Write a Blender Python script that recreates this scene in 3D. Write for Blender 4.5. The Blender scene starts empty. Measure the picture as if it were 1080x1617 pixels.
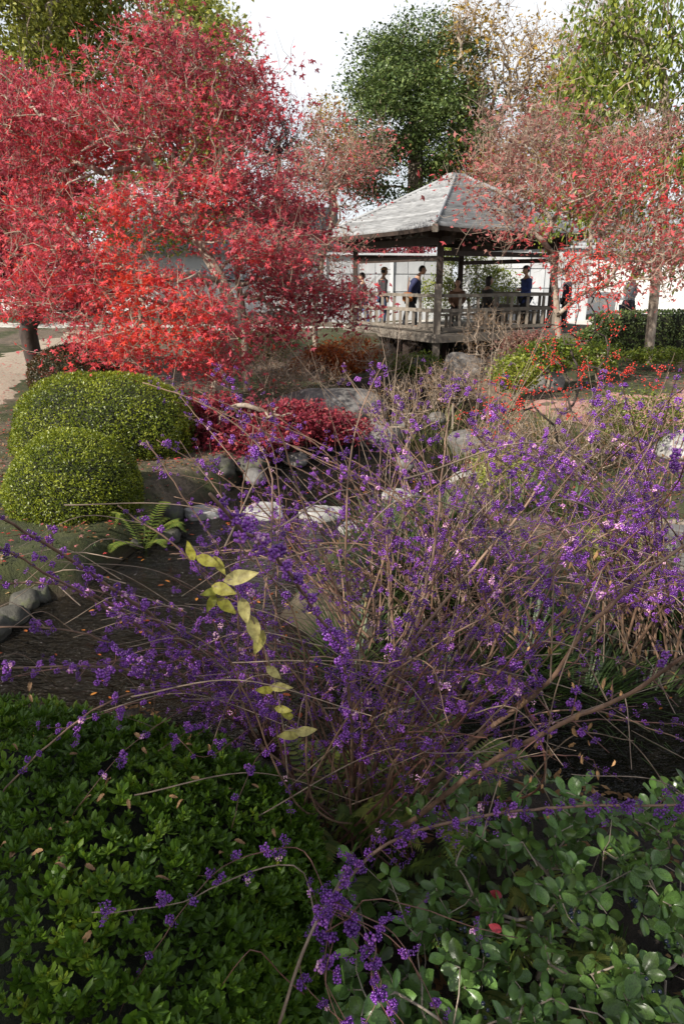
import bpy, math, random
import numpy as np
from mathutils import Vector, Matrix

random.seed(11)
R = np.random.default_rng(11)
S = bpy.context.scene
COL = S.collection

# ------------------------------------------------------------------ camera
CAM_Z, PITCH, LENS = 2.2, math.radians(18.8), 24.0
cam_d = bpy.data.cameras.new('camera')
cam_d.sensor_fit = 'VERTICAL'; cam_d.sensor_height = 36; cam_d.lens = LENS
cam_d.clip_start = 0.05; cam_d.clip_end = 2000
cam = bpy.data.objects.new('camera', cam_d); COL.objects.link(cam)
cam.location = (0, 0, CAM_Z); cam.rotation_euler = (math.pi/2-PITCH, 0, 0)
S.camera = cam

# ------------------------------------------------------------------ light
SUN = Vector((-0.58, -0.58, 0.57)).normalized()         # towards the sun
elev = math.asin(SUN.z); azim = math.atan2(SUN.x, SUN.y)
W = bpy.data.worlds.new("World"); S.world = W; W.use_nodes = True
nt = W.node_tree; nt.nodes.clear()
wo = nt.nodes.new('ShaderNodeOutputWorld'); bg = nt.nodes.new('ShaderNodeBackground')
sky = nt.nodes.new('ShaderNodeTexSky'); sky.sky_type = 'NISHITA'; sky.sun_disc = False
sky.sun_elevation = elev; sky.sun_rotation = azim; sky.dust_density = 2.5; sky.air_density = 1.0; sky.ozone_density = 1.0
tc = nt.nodes.new('ShaderNodeTexCoord'); mp = nt.nodes.new('ShaderNodeMapping'); mp.inputs['Scale'].default_value = (1.5, 1.5, 4)
nz = nt.nodes.new('ShaderNodeTexNoise'); nz.inputs['Scale'].default_value = 1.6; nz.inputs['Detail'].default_value = 6
cr = nt.nodes.new('ShaderNodeMapRange'); cr.inputs['From Min'].default_value = .25; cr.inputs['From Max'].default_value = .6
cr.inputs['To Min'].default_value = .55; cr.inputs['To Max'].default_value = 1.0
sxyz = nt.nodes.new('ShaderNodeSeparateXYZ'); nt.links.new(tc.outputs['Generated'], sxyz.inputs[0])      # high haze: white low down, thinning overhead
hz_ = nt.nodes.new('ShaderNodeMapRange'); hz_.interpolation_type = 'SMOOTHSTEP'; hz_.inputs['From Min'].default_value = .30; hz_.inputs['From Max'].default_value = .62
hz_.inputs['To Min'].default_value = 1.0; hz_.inputs['To Max'].default_value = .30; nt.links.new(sxyz.outputs['Z'], hz_.inputs['Value'])
hm_ = nt.nodes.new('ShaderNodeMath'); hm_.operation = 'MULTIPLY'; nt.links.new(cr.outputs[0], hm_.inputs[0]); nt.links.new(hz_.outputs[0], hm_.inputs[1])
mx = nt.nodes.new('ShaderNodeMix'); mx.data_type = 'RGBA'
L = nt.links.new
L(tc.outputs['Generated'], mp.inputs[0]); L(mp.outputs[0], nz.inputs['Vector']); L(nz.outputs['Fac'], cr.inputs['Value'])
L(hm_.outputs[0], mx.inputs['Factor']); L(sky.outputs[0], mx.inputs['A']); mx.inputs['B'].default_value = (8.3, 8.6, 9.0, 1)
L(mx.outputs['Result'], bg.inputs[0]); bg.inputs[1].default_value = 0.084; L(bg.outputs[0], wo.inputs[0])
sd = bpy.data.lights.new('sun', 'SUN'); sd.energy = 5.0; sd.angle = math.radians(.6); sd.color = (1, .94, .85)
so = bpy.data.objects.new('sun', sd); COL.objects.link(so); so.rotation_euler = SUN.to_track_quat('Z', 'Y').to_euler()
vs = S.view_settings; vs.view_transform = 'Standard'; vs.look = 'None'; vs.exposure = 0.6; vs.gamma = 1; vs.use_curve_mapping = False
S.cycles.max_bounces = 6; S.cycles.transparent_max_bounces = 4

# ------------------------------------------------------------------ picture geometry
FP = 1617/36*LENS
cp, sp_ = math.cos(PITCH), math.sin(PITCH)
def ray(px, py):
    u, v = (px-540)/FP, (808.5-py)/FP
    return np.array([u, cp+v*sp_, -sp_+v*cp])
def P(px, py, d):
    "point seen at (px, py) that stands d metres ahead"
    r = ray(px, py); return np.array([0, 0, CAM_Z]) + r*(d/r[1])
def proj(p):
    p = np.atleast_2d(p); x = p[:, 0]; y = p[:, 1]; z = p[:, 2]-CAM_Z
    dep = y*cp-z*sp_; up = y*sp_+z*cp; dd = np.maximum(dep, .01)
    return 540+FP*x/dd, 808.5-FP*up/dd, dep
def mpp(py, d):            # metres per pixel there
    r = ray(540, py); return d/r[1]/FP

# ------------------------------------------------------------------ materials
def newmat(name):
    m = bpy.data.materials.new(name); m.use_nodes = True; n = m.node_tree; n.nodes.clear()
    o = n.nodes.new('ShaderNodeOutputMaterial'); b = n.nodes.new('ShaderNodeBsdfPrincipled')
    n.links.new(b.outputs[0], o.inputs[0]); return m, n, b, o
def ramp(n, cols, interp='LINEAR'):
    r = n.nodes.new('ShaderNodeValToRGB'); r.color_ramp.interpolation = interp; e = r.color_ramp.elements
    while len(e) < len(cols): e.new(.5)
    for i, (p, c) in enumerate(cols): e[i].position = p; e[i].color = (*c, 1)
    return r
def noise_(n, scale, detail=5, rough=.6, vec='Object', dist=0.0, stretch=None):
    t = n.nodes.new('ShaderNodeTexCoord'); z = n.nodes.new('ShaderNodeTexNoise')
    z.inputs['Scale'].default_value = scale; z.inputs['Detail'].default_value = detail; z.inputs['Roughness'].default_value = rough
    z.inputs['Distortion'].default_value = dist
    if stretch:
        m = n.nodes.new('ShaderNodeMapping'); m.inputs['Scale'].default_value = stretch
        n.links.new(t.outputs[vec], m.inputs[0]); n.links.new(m.outputs[0], z.inputs['Vector'])
    else: n.links.new(t.outputs[vec], z.inputs['Vector'])
    return z
def bump(n, b, src, strength=.4, dist=.02):
    k = n.nodes.new('ShaderNodeBump'); k.inputs['Strength'].default_value = strength; k.inputs['Distance'].default_value = dist
    n.links.new(src, k.inputs['Height']); n.links.new(k.outputs[0], b.inputs['Normal']); return k
def leafmat(name, cols, rough=.45, trans=.35, spec=.5, blotch=0):
    "cols: ramp over the per-leaf tint"
    m, n, b, o = newmat(name)
    a = n.nodes.new('ShaderNodeAttribute'); a.attribute_name = 'tint'
    oi = n.nodes.new('ShaderNodeObjectInfo'); ad = n.nodes.new('ShaderNodeMath'); ad.operation = 'MULTIPLY_ADD'
    n.links.new(oi.outputs['Random'], ad.inputs[0]); ad.inputs[1].default_value = 0.0; n.links.new(a.outputs['Fac'], ad.inputs[2])
    r = ramp(n, cols); n.links.new(ad.outputs[0], r.inputs[0]); out = r.outputs[0]
    if blotch:
        z = noise_(n, blotch, 4); x = n.nodes.new('ShaderNodeMix'); x.data_type = 'RGBA'; x.blend_type = 'MULTIPLY'
        q = ramp(n, [(.35, (.45, .4, .4)), (.6, (1, 1, 1))]); n.links.new(z.outputs['Fac'], q.inputs[0])
        x.inputs['Factor'].default_value = .8; n.links.new(out, x.inputs['A']); n.links.new(q.outputs[0], x.inputs['B']); out = x.outputs['Result']
    n.links.new(out, b.inputs['Base Color']); b.inputs['Roughness'].default_value = rough
    b.inputs['Specular IOR Level'].default_value = spec
    if trans:
        t = n.nodes.new('ShaderNodeBsdfTranslucent'); s = n.nodes.new('ShaderNodeMixShader'); s.inputs[0].default_value = trans
        n.links.new(out, t.inputs[0]); n.links.new(b.outputs[0], s.inputs[1]); n.links.new(t.outputs[0], s.inputs[2]); n.links.new(s.outputs[0], o.inputs[0])
    return m
def surfmat(name, c0, c1, scale=6, rough=.8, bs=.4, bd=.01, stretch=None, c2=None, detail=6, vec='Object', varied=0.0):
    m, n, b, o = newmat(name); z = noise_(n, scale, detail, .65, vec, .2, stretch)
    cols = [(.3, c0), (.7, c1)] if c2 is None else [(.3, c0), (.55, c1), (.72, c2)]
    r = ramp(n, cols); n.links.new(z.outputs['Fac'], r.inputs[0]); out = r.outputs[0]
    if varied:
        oi = n.nodes.new('ShaderNodeObjectInfo'); mr = n.nodes.new('ShaderNodeMapRange'); n.links.new(oi.outputs['Random'], mr.inputs[0])
        mr.inputs['To Min'].default_value = 1-varied; mr.inputs['To Max'].default_value = 1+varied
        x = n.nodes.new('ShaderNodeVectorMath'); x.operation = 'SCALE'; n.links.new(out, x.inputs[0]); n.links.new(mr.outputs[0], x.inputs['Scale']); out = x.outputs[0]
    n.links.new(out, b.inputs['Base Color']); b.inputs['Roughness'].default_value = rough
    if bs: bump(n, b, z.outputs['Fac'], bs, bd)
    return m

M = {}
M['red'] = leafmat('maple_red', [(0, (.15, .028, .045)), (.3, (.40, .075, .10)), (.55, (.57, .085, .11)), (.8, (.66, .06, .06)), (1, (.72, .075, .04))], .5, .42, .35)
M['pink'] = leafmat('maple_coral', [(0, (.20, .11, .09)), (.22, (.36, .20, .16)), (.4, (.50, .17, .16)), (.65, (.60, .09, .10)), (1, (.68, .06, .04))], .6, .45, .3)
M['crimson'] = leafmat('maple_crimson', [(0, (.08, .012, .02)), (.4, (.21, .025, .045)), (.7, (.36, .045, .06)), (1, (.45, .12, .10))], .5, .35, .35)
M['orange'] = leafmat('leaf_orange', [(0, (.14, .03, .01)), (.5, (.34, .08, .02)), (1, (.5, .2, .04))], .6, .4, .3)
M['camphor'] = leafmat('leaf_camphor', [(0, (.10, .13, .02)), (.5, (.28, .30, .05)), (1, (.46, .43, .11))], .4, .35)
M['dark_green'] = leafmat('leaf_dark_evergreen', [(0, (.03, .052, .014)), (.5, (.095, .145, .038)), (1, (.24, .29, .09))], .38, .22)
M['lime'] = leafmat('leaf_yellow_green', [(0, (.05, .09, .012)), (.5, (.14, .19, .02)), (1, (.33, .35, .05))], .4, .4)
M['gold'] = leafmat('leaf_gold', [(0, (.2, .12, .02)), (.5, (.42, .26, .04)), (1, (.5, .36, .1))], .6, .45)
M['tan'] = leafmat('leaf_dry', [(0, (.10, .05, .02)), (.5, (.25, .14, .06)), (1, (.42, .29, .14))], .7, .3, .2)
M['box'] = leafmat('leaf_clipped', [(0, (.026, .045, .005)), (.5, (.12, .16, .010)), (1, (.34, .37, .03))], .38, .35)
M['box_dark'] = leafmat('leaf_clipped_brown', [(0, (.02, .022, .006)), (.6, (.055, .05, .012)), (1, (.16, .03, .02))], .45, .25)
M['azalea'] = leafmat('leaf_azalea', [(0, (.025, .05, .006)), (.5, (.075, .15, .012)), (.85, (.16, .25, .02)), (1, (.27, .31, .03))], .42, .25, .3)
M['rhaph'] = leafmat('leaf_leathery', [(0, (.07, .12, .025)), (.5, (.12, .235, .055)), (.85, (.19, .33, .075)), (1, (.28, .36, .06))], .30, .15, .5, blotch=14)
M['redleaf'] = leafmat('leaf_turned_red', [(0, (.35, .03, .05)), (1, (.45, .06, .07))], .45, .2, .4, blotch=20)
M['fern'] = leafmat('leaf_fern', [(0, (.05, .09, .02)), (.5, (.13, .19, .03)), (1, (.30, .30, .06))], .5, .4)
M['grass'] = leafmat('leaf_grass', [(0, (.016, .035, .010)), (.55, (.05, .09, .018)), (.85, (.16, .17, .05)), (1, (.34, .27, .12))], .5, .3)
M['yellow'] = leafmat('leaf_turned_yellow', [(0, (.20, .22, .03)), (.5, (.45, .42, .06)), (1, (.62, .55, .22))], .5, .4, .4, blotch=5)
M['dryleaf'] = surfmat('dry_leaf', (.16, .075, .03), (.45, .27, .12), 40, .7, .3, .002, varied=.4)
M['bark'] = surfmat('bark_grey', (.10, .075, .055), (.32, .26, .2), 9, .85, .7, .02, (1, 1, .35), (.42, .38, .31))
M['bark_dark'] = surfmat('bark_dark', (.018, .014, .012), (.08, .055, .045), 9, .85, .7, .02, (1, 1, .35))
M['twig'] = surfmat('twig_pale', (.17, .12, .085), (.40, .31, .23), 16, .7, .2, .004)
M['cane'] = surfmat('cane_brown', (.08, .045, .03), (.20, .12, .078), 22, .6, .4, .002, (1, 1, .5), (.30, .19, .12))
M['whip'] = surfmat('cane_pale', (.12, .082, .058), (.34, .25, .18), 20, .55, .2, .002)
M['shoot'] = surfmat('shoot_reddish', (.07, .028, .022), (.18, .085, .06), 24, .5, .15, .002)
M['rock'] = surfmat('rock_grey', (.06, .056, .05), (.16, .15, .14), 3.2, .85, .9, .05, None, (.30, .285, .27), 9)
M['rock_pale'] = surfmat('rock_pale', (.20, .19, .17), (.34, .33, .31), 7, .8, 1.0, .03, None, (.48, .47, .45), 9)
M['rock_dark'] = surfmat('rock_dark_mossy', (.02, .02, .016), (.075, .07, .055), 6, .8, .8, .03, None, (.09, .11, .03), 9)
def berrymat():
    m, n, b, o = newmat('berry_purple'); a = n.nodes.new('ShaderNodeAttribute'); a.attribute_name = 'tint'
    r = ramp(n, [(0, (.036, .008, .075)), (.4, (.095, .019, .185)), (.75, (.20, .046, .33)), (.93, (.42, .14, .46)), (1, (.70, .40, .52))])
    n.links.new(a.outputs['Fac'], r.inputs[0]); n.links.new(r.outputs[0], b.inputs['Base Color']); b.inputs['Roughness'].default_value = .19
    b.inputs['Subsurface Weight'].default_value = 0.0; b.inputs['Specular IOR Level'].default_value = .6; return m
M['berry'] = berrymat()
def simple(name, c, rough=.5, metal=0):
    m, n, b, o = newmat(name); b.inputs['Base Color'].default_value = (*c, 1); b.inputs['Roughness'].default_value = rough; b.inputs['Metallic'].default_value = metal; return m
def cloth(name, c): return surfmat(name, tuple(x*.75 for x in c), tuple(min(1, x*1.25) for x in c), 14, .85, .3, .02)
M['berry_red'] = simple('berry_scarlet', (.55, .03, .015), .25)
M['berry_blue'] = simple('berry_blue_black', (.012, .017, .035), .3)
M['wood'] = surfmat('weathered_wood', (.11, .092, .072), (.25, .215, .175), 5, .8, .5, .01, (1, 1, .15), varied=.18)
M['wood_dark'] = surfmat('stained_wood', (.022, .014, .010), (.06, .038, .028), 5, .7, .5, .01, (1, 1, .15))
M['shingle'] = surfmat('grey_shingle', (.15, .16, .175), (.24, .255, .28), 5, .8, .5, .01, (.35, .35, 9), (.33, .345, .37), 8, varied=.05)
def shinglemat():
    m, n, b, o = newmat('grey_shingle'); z = noise_(n, 4, 8, .7, stretch=(.5, .5, 5)); r = ramp(n, [(.3, (.20, .205, .21)), (.55, (.31, .315, .32)), (.75, (.42, .425, .43))]); n.links.new(z.outputs['Fac'], r.inputs[0])
    a = n.nodes.new('ShaderNodeAttribute'); a.attribute_name = 'tint'; mr = n.nodes.new('ShaderNodeMapRange'); mr.inputs['To Min'].default_value = .55; mr.inputs['To Max'].default_value = 1.35; n.links.new(a.outputs['Fac'], mr.inputs['Value'])
    x = n.nodes.new('ShaderNodeVectorMath'); x.operation = 'SCALE'; n.links.new(r.outputs[0], x.inputs[0]); n.links.new(mr.outputs[0], x.inputs['Scale']); n.links.new(x.outputs[0], b.inputs['Base Color'])
    b.inputs['Roughness'].default_value = .8; bump(n, b, z.outputs['Fac'], .5, .01); return m
M['shingle'] = shinglemat()
M['plaster'] = surfmat('white_plaster', (.62, .62, .60), (.74, .74, .73), 1.2, .85, .1, .005)
M['board'] = surfmat('pale_grey_board', (.38, .39, .40), (.53, .54, .55), 3, .8, .4, .01, (1, 1, .2), varied=.14)
M['tile'] = surfmat('grey_roof_tile', (.16, .17, .18), (.30, .32, .34), 5, .5, .4, .01, varied=.15)
M['skin'] = surfmat('skin', (.42, .24, .16), (.5, .3, .2), 30, .5, .05, .001)
M['hair'] = simple('black_hair', (.012, .010, .010), .5)

# ------------------------------------------------------------------ mesh building
class MB:
    def __init__(s): s.v = []; s.q = []; s.t = []; s.tint = []; s.n = 0; s.qm = []; s.tm = []
    def add(s, v, quads=None, tris=None, tint=0.5, mi=0):
        v = np.asarray(v, float).reshape(-1, 3); k = len(v)
        s.v.append(v); s.tint.append(np.broadcast_to(np.asarray(tint, float), (k,)) if np.ndim(tint) < 2 else tint)
        if quads is not None and len(quads): q = np.asarray(quads)+s.n; s.q.append(q); s.qm.append(np.full(len(q), mi))
        if tris is not None and len(tris): t = np.asarray(tris)+s.n; s.t.append(t); s.tm.append(np.full(len(t), mi))
        s.n += k; return s
    def box(s, c, size, rot=None, tint=.5, mi=0):
        h = np.array(size)/2; v = np.array([[x, y, z] for x in (-1, 1) for y in (-1, 1) for z in (-1, 1)])*h
        if rot is not None: v = v@np.asarray(rot).T
        return s.add(v+np.array(c), [[0, 1, 3, 2], [4, 6, 7, 5], [0, 4, 5, 1], [2, 3, 7, 6], [0, 2, 6, 4], [1, 5, 7, 3]], None, tint, mi)
    def beam(s, a, b, w, h, tint=.5, mi=0):
        a = np.array(a, float); b = np.array(b, float); d = b-a; l = np.linalg.norm(d); d = d/l
        up = np.array([0, 0, 1.]) if abs(d[2]) < .95 else np.array([0, 1., 0]); x = np.cross(d, up); x /= np.linalg.norm(x); y = np.cross(x, d)
        return s.box((a+b)/2, (w, l, h), np.stack([x, d, y], 1), tint, mi)
    def tube(s, pts, rad, sides=5, tint=.5, cap=True, mi=0):
        p = np.asarray(pts, float); n = len(p); r = np.broadcast_to(np.asarray(rad, float), (n,))
        d = np.gradient(p, axis=0); d /= np.linalg.norm(d, axis=1)[:, None]+1e-9
        ref = np.array([.31, .22, .93]) if abs((d@np.array([.31, .22, .93])).mean()) < .85 else np.array([.9, -.3, .1])
        x = np.cross(d, ref); x /= np.linalg.norm(x, axis=1)[:, None]+1e-9; y = np.cross(d, x)
        a = np.arange(sides)*2*math.pi/sides
        v = p[:, None]+r[:, None, None]*(x[:, None]*np.cos(a)[None, :, None]+y[:, None]*np.sin(a)[None, :, None])
        i = np.arange(n-1)[:, None]*sides; j = np.arange(sides)[None]; k = (j+1) % sides
        q = np.stack([i+j, i+k, i+sides+k, i+sides+j], -1).reshape(-1, 4)
        t = None
        if cap and sides > 3: t = [[0, a_+1, a_] for a_ in range(1, sides-1)]+[[(n-1)*sides, (n-1)*sides+a_, (n-1)*sides+a_+1] for a_ in range(1, sides-1)]
        return s.add(v.reshape(-1, 3), q, t, tint, mi)
    def scatter(s, tpl, pos, rot, scl, tint):
        "tpl = (verts, quads, tris); rot (n,3,3); scl (n,) or (n,3); tint (n,)"
        tv, tq, tt = tpl; n = len(pos)
        if n == 0: return s
        scl = np.asarray(scl, float); scl = scl[:, None] if scl.ndim == 1 else scl
        v = (np.asarray(tv)[None]*scl[:, None, :])@np.transpose(rot, (0, 2, 1))+np.asarray(pos)[:, None]
        k = len(tv); off = (np.arange(n)*k)[:, None, None]
        q = (np.asarray(tq)[None]+off).reshape(-1, 4) if tq is not None and len(tq) else None
        t = (np.asarray(tt)[None]+off).reshape(-1, 3) if tt is not None and len(tt) else None
        return s.add(v.reshape(-1, 3), q, t, np.repeat(tint, k))
    def mesh(s, name, mats, smooth=False):
        me = bpy.data.meshes.new(name)
        if s.n == 0: return me
        v = np.concatenate(s.v).astype(np.float32); me.vertices.add(len(v)); me.vertices.foreach_set('co', v.ravel())
        q = np.concatenate(s.q) if s.q else np.zeros((0, 4), int); t = np.concatenate(s.t) if s.t else np.zeros((0, 3), int)
        lo = np.concatenate([q.ravel(), t.ravel()]).astype(np.int32); me.loops.add(len(lo)); me.loops.foreach_set('vertex_index', lo)
        st = np.concatenate([np.arange(len(q))*4, len(q)*4+np.arange(len(t))*3]).astype(np.int32)
        me.polygons.add(len(st)); me.polygons.foreach_set('loop_start', st)
        me.polygons.foreach_set('loop_total', np.concatenate([np.full(len(q), 4), np.full(len(t), 3)]).astype(np.int32))
        if isinstance(mats, (list, tuple)):
            for m in mats: me.materials.append(m)
            mi = np.concatenate((s.qm or [np.zeros(0)])+(s.tm or [np.zeros(0)])).astype(np.int32); me.polygons.foreach_set('material_index', mi)
        else: me.materials.append(mats)
        me.polygons.foreach_set('use_smooth', np.full(len(st), bool(smooth)))
        a = me.attributes.new('tint', 'FLOAT', 'POINT'); a.data.foreach_set('value', np.concatenate(s.tint).astype(np.float32))
        me.update(calc_edges=True); return me
    def build(s, name, mats, parent=None, smooth=False, kind=None):
        return link(name, s.mesh(name, mats, smooth), parent, kind)
def link(name, me, parent=None, kind=None, loc=None, rot=None, scale=None):
    o = bpy.data.objects.new(name, me); COL.objects.link(o)
    if parent is not None: o.parent = parent
    if kind: o['kind'] = kind
    if loc is not None: o.location = loc
    if rot is not None: o.rotation_euler = rot
    if scale is not None: o.scale = (scale,)*3 if np.isscalar(scale) else scale
    return o
LAB = set()
def tag(o, label, cat, group=None):
    if label in LAB and not group: print('DUP LABEL', label)
    LAB.add(label); o['label'] = label; o['category'] = cat
    if group: o['group'] = group
    return o
def thing(name, label, cat, group=None):
    o = bpy.data.objects.new(name, None); COL.objects.link(o); o.empty_display_size = .1
    return tag(o, label, cat, group)
def rebase(root, base):
    "put the Empty at the thing's base, leaving its parts where they are"
    base = Vector(tuple(float(b) for b in base)); root.location = base
    for c in root.children: c.location = c.location-base
def struct(o): o['kind'] = 'structure'; return o

def norm(a): return a/(np.linalg.norm(a, axis=-1, keepdims=True)+1e-9)
def randrot(n, up=0.0, rng=R):
    "rotation matrices; up>0 biases the local z axis upwards"
    z = norm(rng.normal(size=(n, 3))+np.array([0, 0, up])); a = norm(rng.normal(size=(n, 3)))
    x = norm(np.cross(a, z)); y = np.cross(z, x); return np.stack([x, y, z], 2)
def dirrot(ydir, up=(0, 0, 1), roll=None):
    "local y along ydir, local z as near up as possible"
    y = norm(np.asarray(ydir, float)); u = np.broadcast_to(np.asarray(up, float), y.shape)
    x = np.cross(y, u); bad = np.linalg.norm(x, axis=1) < 1e-3; x[bad] = [1, 0, 0]; x = norm(x); z = np.cross(x, y)
    if roll is not None:
        c, s = np.cos(roll)[:, None], np.sin(roll)[:, None]; x, z = x*c+z*s, z*c-x*s
    return np.stack([x, y, z], 2)
def spline(pts, step=None, n=None):
    p = np.asarray(pts, float); q = np.vstack([2*p[0]-p[1], p, 2*p[-1]-p[-2]]); out = []
    for i in range(1, len(q)-2):
        L_ = np.linalg.norm(q[i+1]-q[i]); k = max(2, int(round(L_/step))) if step else n
        t = np.arange(k)[:, None]/k
        out.append(.5*((2*q[i])+(-q[i-1]+q[i+1])*t+(2*q[i-1]-5*q[i]+4*q[i+1]-q[i+2])*t*t+(-q[i-1]+3*q[i]-3*q[i+1]+q[i+2])*t**3))
    out.append(q[-2:-1]); return np.concatenate(out)

# leaf shapes: unit length along y, in the xy plane
T_OVAL = ([[0, 0, 0], [.22, .3, .05], [.2, .7, .05], [0, 1, 0], [-.2, .7, .05], [-.22, .3, .05]], [[0, 1, 2, 3], [0, 3, 4, 5]], None)
T_DIAM = ([[0, 0, 0], [.25, .45, .03], [0, 1, 0], [-.25, .45, .03]], [[0, 1, 2, 3]], None)
T_NARROW = ([[0, 0, 0], [.13, .45, .03], [0, 1, -.05], [-.13, .45, .03]], [[0, 1, 2, 3]], None)
def maple_tpl(lobes=5):
    v = [[0, 0, 0]]; ang = np.linspace(-125, 125, lobes); L_ = [.55, .85, 1, .85, .55] if lobes == 5 else [.42, .72, .92, 1, .92, .72, .42]
    for i, a in enumerate(ang):
        a = math.radians(a); v.append([math.sin(a)*L_[i]*.6, math.cos(a)*L_[i]*.6, -.06])
        if i < lobes-1:
            b = math.radians((ang[i]+ang[i+1])/2); v.append([math.sin(b)*.2, math.cos(b)*.2, .03])
    n = len(v); w = math.radians(150); v += [[-.07, -.05, 0], [.07, -.05, 0]]
    # each lobe is a kite: centre, notch, tip, notch
    q = []
    for i in range(lobes):
        tip = 1+2*i; lo = tip-1 if i > 0 else n; hi = tip+1 if i < lobes-1 else n+1
        q.append([0, hi, tip, lo])
    return (v, q, None)
T_MAPLE = maple_tpl(7); T_MAPLE5 = maple_tpl(5)
T_MAPLE3 = ([[0, 0, 0], [-.55, .2, -.05], [-.12, .3, .03], [0, .65, -.05], [.12, .3, .03], [.55, .2, -.05], [-.1, -.05, 0], [.1, -.05, 0]], [[0, 2, 1, 6], [0, 4, 3, 2], [0, 7, 5, 4]], None)
def ico(sub=1):
    import bmesh
    b = bmesh.new(); bmesh.ops.create_icosphere(b, subdivisions=sub, radius=1); v = np.array([x.co[:] for x in b.verts]); b.verts.index_update()
    t = np.array([[w.index for w in f.verts] for f in b.faces]); b.free(); return v, None, t
ICO1, ICO2, ICO3, ICO4 = ico(1), ico(2), ico(3), ico(4)

def fbm(p, s, seed=0, oct=4):
    "cheap smooth pseudo-noise on an (n,3) array"
    p = np.asarray(p)*s; o = np.zeros(len(p)); a = 1; r = np.random.default_rng(seed)
    for k in range(oct):
        for _ in range(3):
            w = r.normal(size=3)*(1.6**k)*1.3; o += a*np.sin(p@w+r.uniform(0, 6.28))*.4
        a *= .55
    return o

# ------------------------------------------------------------------ ground
STREAM = [((1.6, 12.2), (1.0, 10.0), 1.35), ((1.0, 10.0), (.5, 8.6), 1.15), ((.5, 8.6), (-.1, 7.2), 1.1), ((-.1, 7.2), (-.8, 6.0), .9), ((-.8, 6.0), (-1.2, 4.4), .75),
          ((-1.2, 4.4), (-3.0, 3.2), .55), ((-3.0, 3.2), (-7, 2.9), .6), ((-1.2, 3.7), (-2.6, 2.75), .6), ((-2.6, 2.75), (-7, 2.3), .6), ((-1.2, 4.2), (-.3, 3.2), .55), ((-.3, 3.2), (1.2, 2.85), .38), ((1.2, 2.85), (5, 2.7), .5),
          ((.9, 13), (3.2, 19.5), 1.1), ((3.2, 19.5), (3.6, 21.5), 2.0)]
def sdist(x, y):
    s = np.full(np.shape(x), 1e9)
    for a, b, r in STREAM:
        a = np.array(a); b = np.array(b); d = b-a; t = np.clip(((x-a[0])*d[0]+(y-a[1])*d[1])/(d@d), 0, 1)
        s = np.minimum(s, np.hypot(x-a[0]-t*d[0], y-a[1]-t*d[1])-r)
    return s
def H(x, y):
    x = np.asarray(x, float); y = np.asarray(y, float); s = sdist(x, y)
    base = .26+np.clip((y-6)/14, 0, 1)*.36+np.clip((y-14)/14, 0, 1)*.15+.06*np.sin(x*.9+1)*np.sin(y*.7)+.03*np.sin(x*2.3)*np.sin(y*2.9+1)
    base += np.clip((-x-3)/4, 0, 1)*np.clip((y-5)/8, 0, 1)*.12
    t = np.clip((s+.22)/.5, 0, 1); t = t*t*(3-2*t)
    return -.3+(base+.3)*t
def axis(fine0, fine1, step, lo, hi, n):
    a = fine0-np.geomspace(step, fine0-lo, n)[::-1]; b = fine1+np.geomspace(step, hi-fine1, n); return np.concatenate([a, np.arange(fine0, fine1, step), b])
gx = axis(-7, 8, .12, -300, 300, 40); gy = axis(1, 15, .12, -120, 500, 44)
GX, GY = np.meshgrid(gx, gy); GZ = H(GX, GY)
nx, ny = len(gx), len(gy); vv = np.stack([GX, GY, GZ], -1).reshape(-1, 3)
vv[:, 2] += .012*fbm(vv, 5, 3)
ii = (np.arange(ny-1)[:, None]*nx+np.arange(nx-1)[None]).ravel(); qq = np.stack([ii, ii+1, ii+nx+1, ii+nx], 1)
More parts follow.
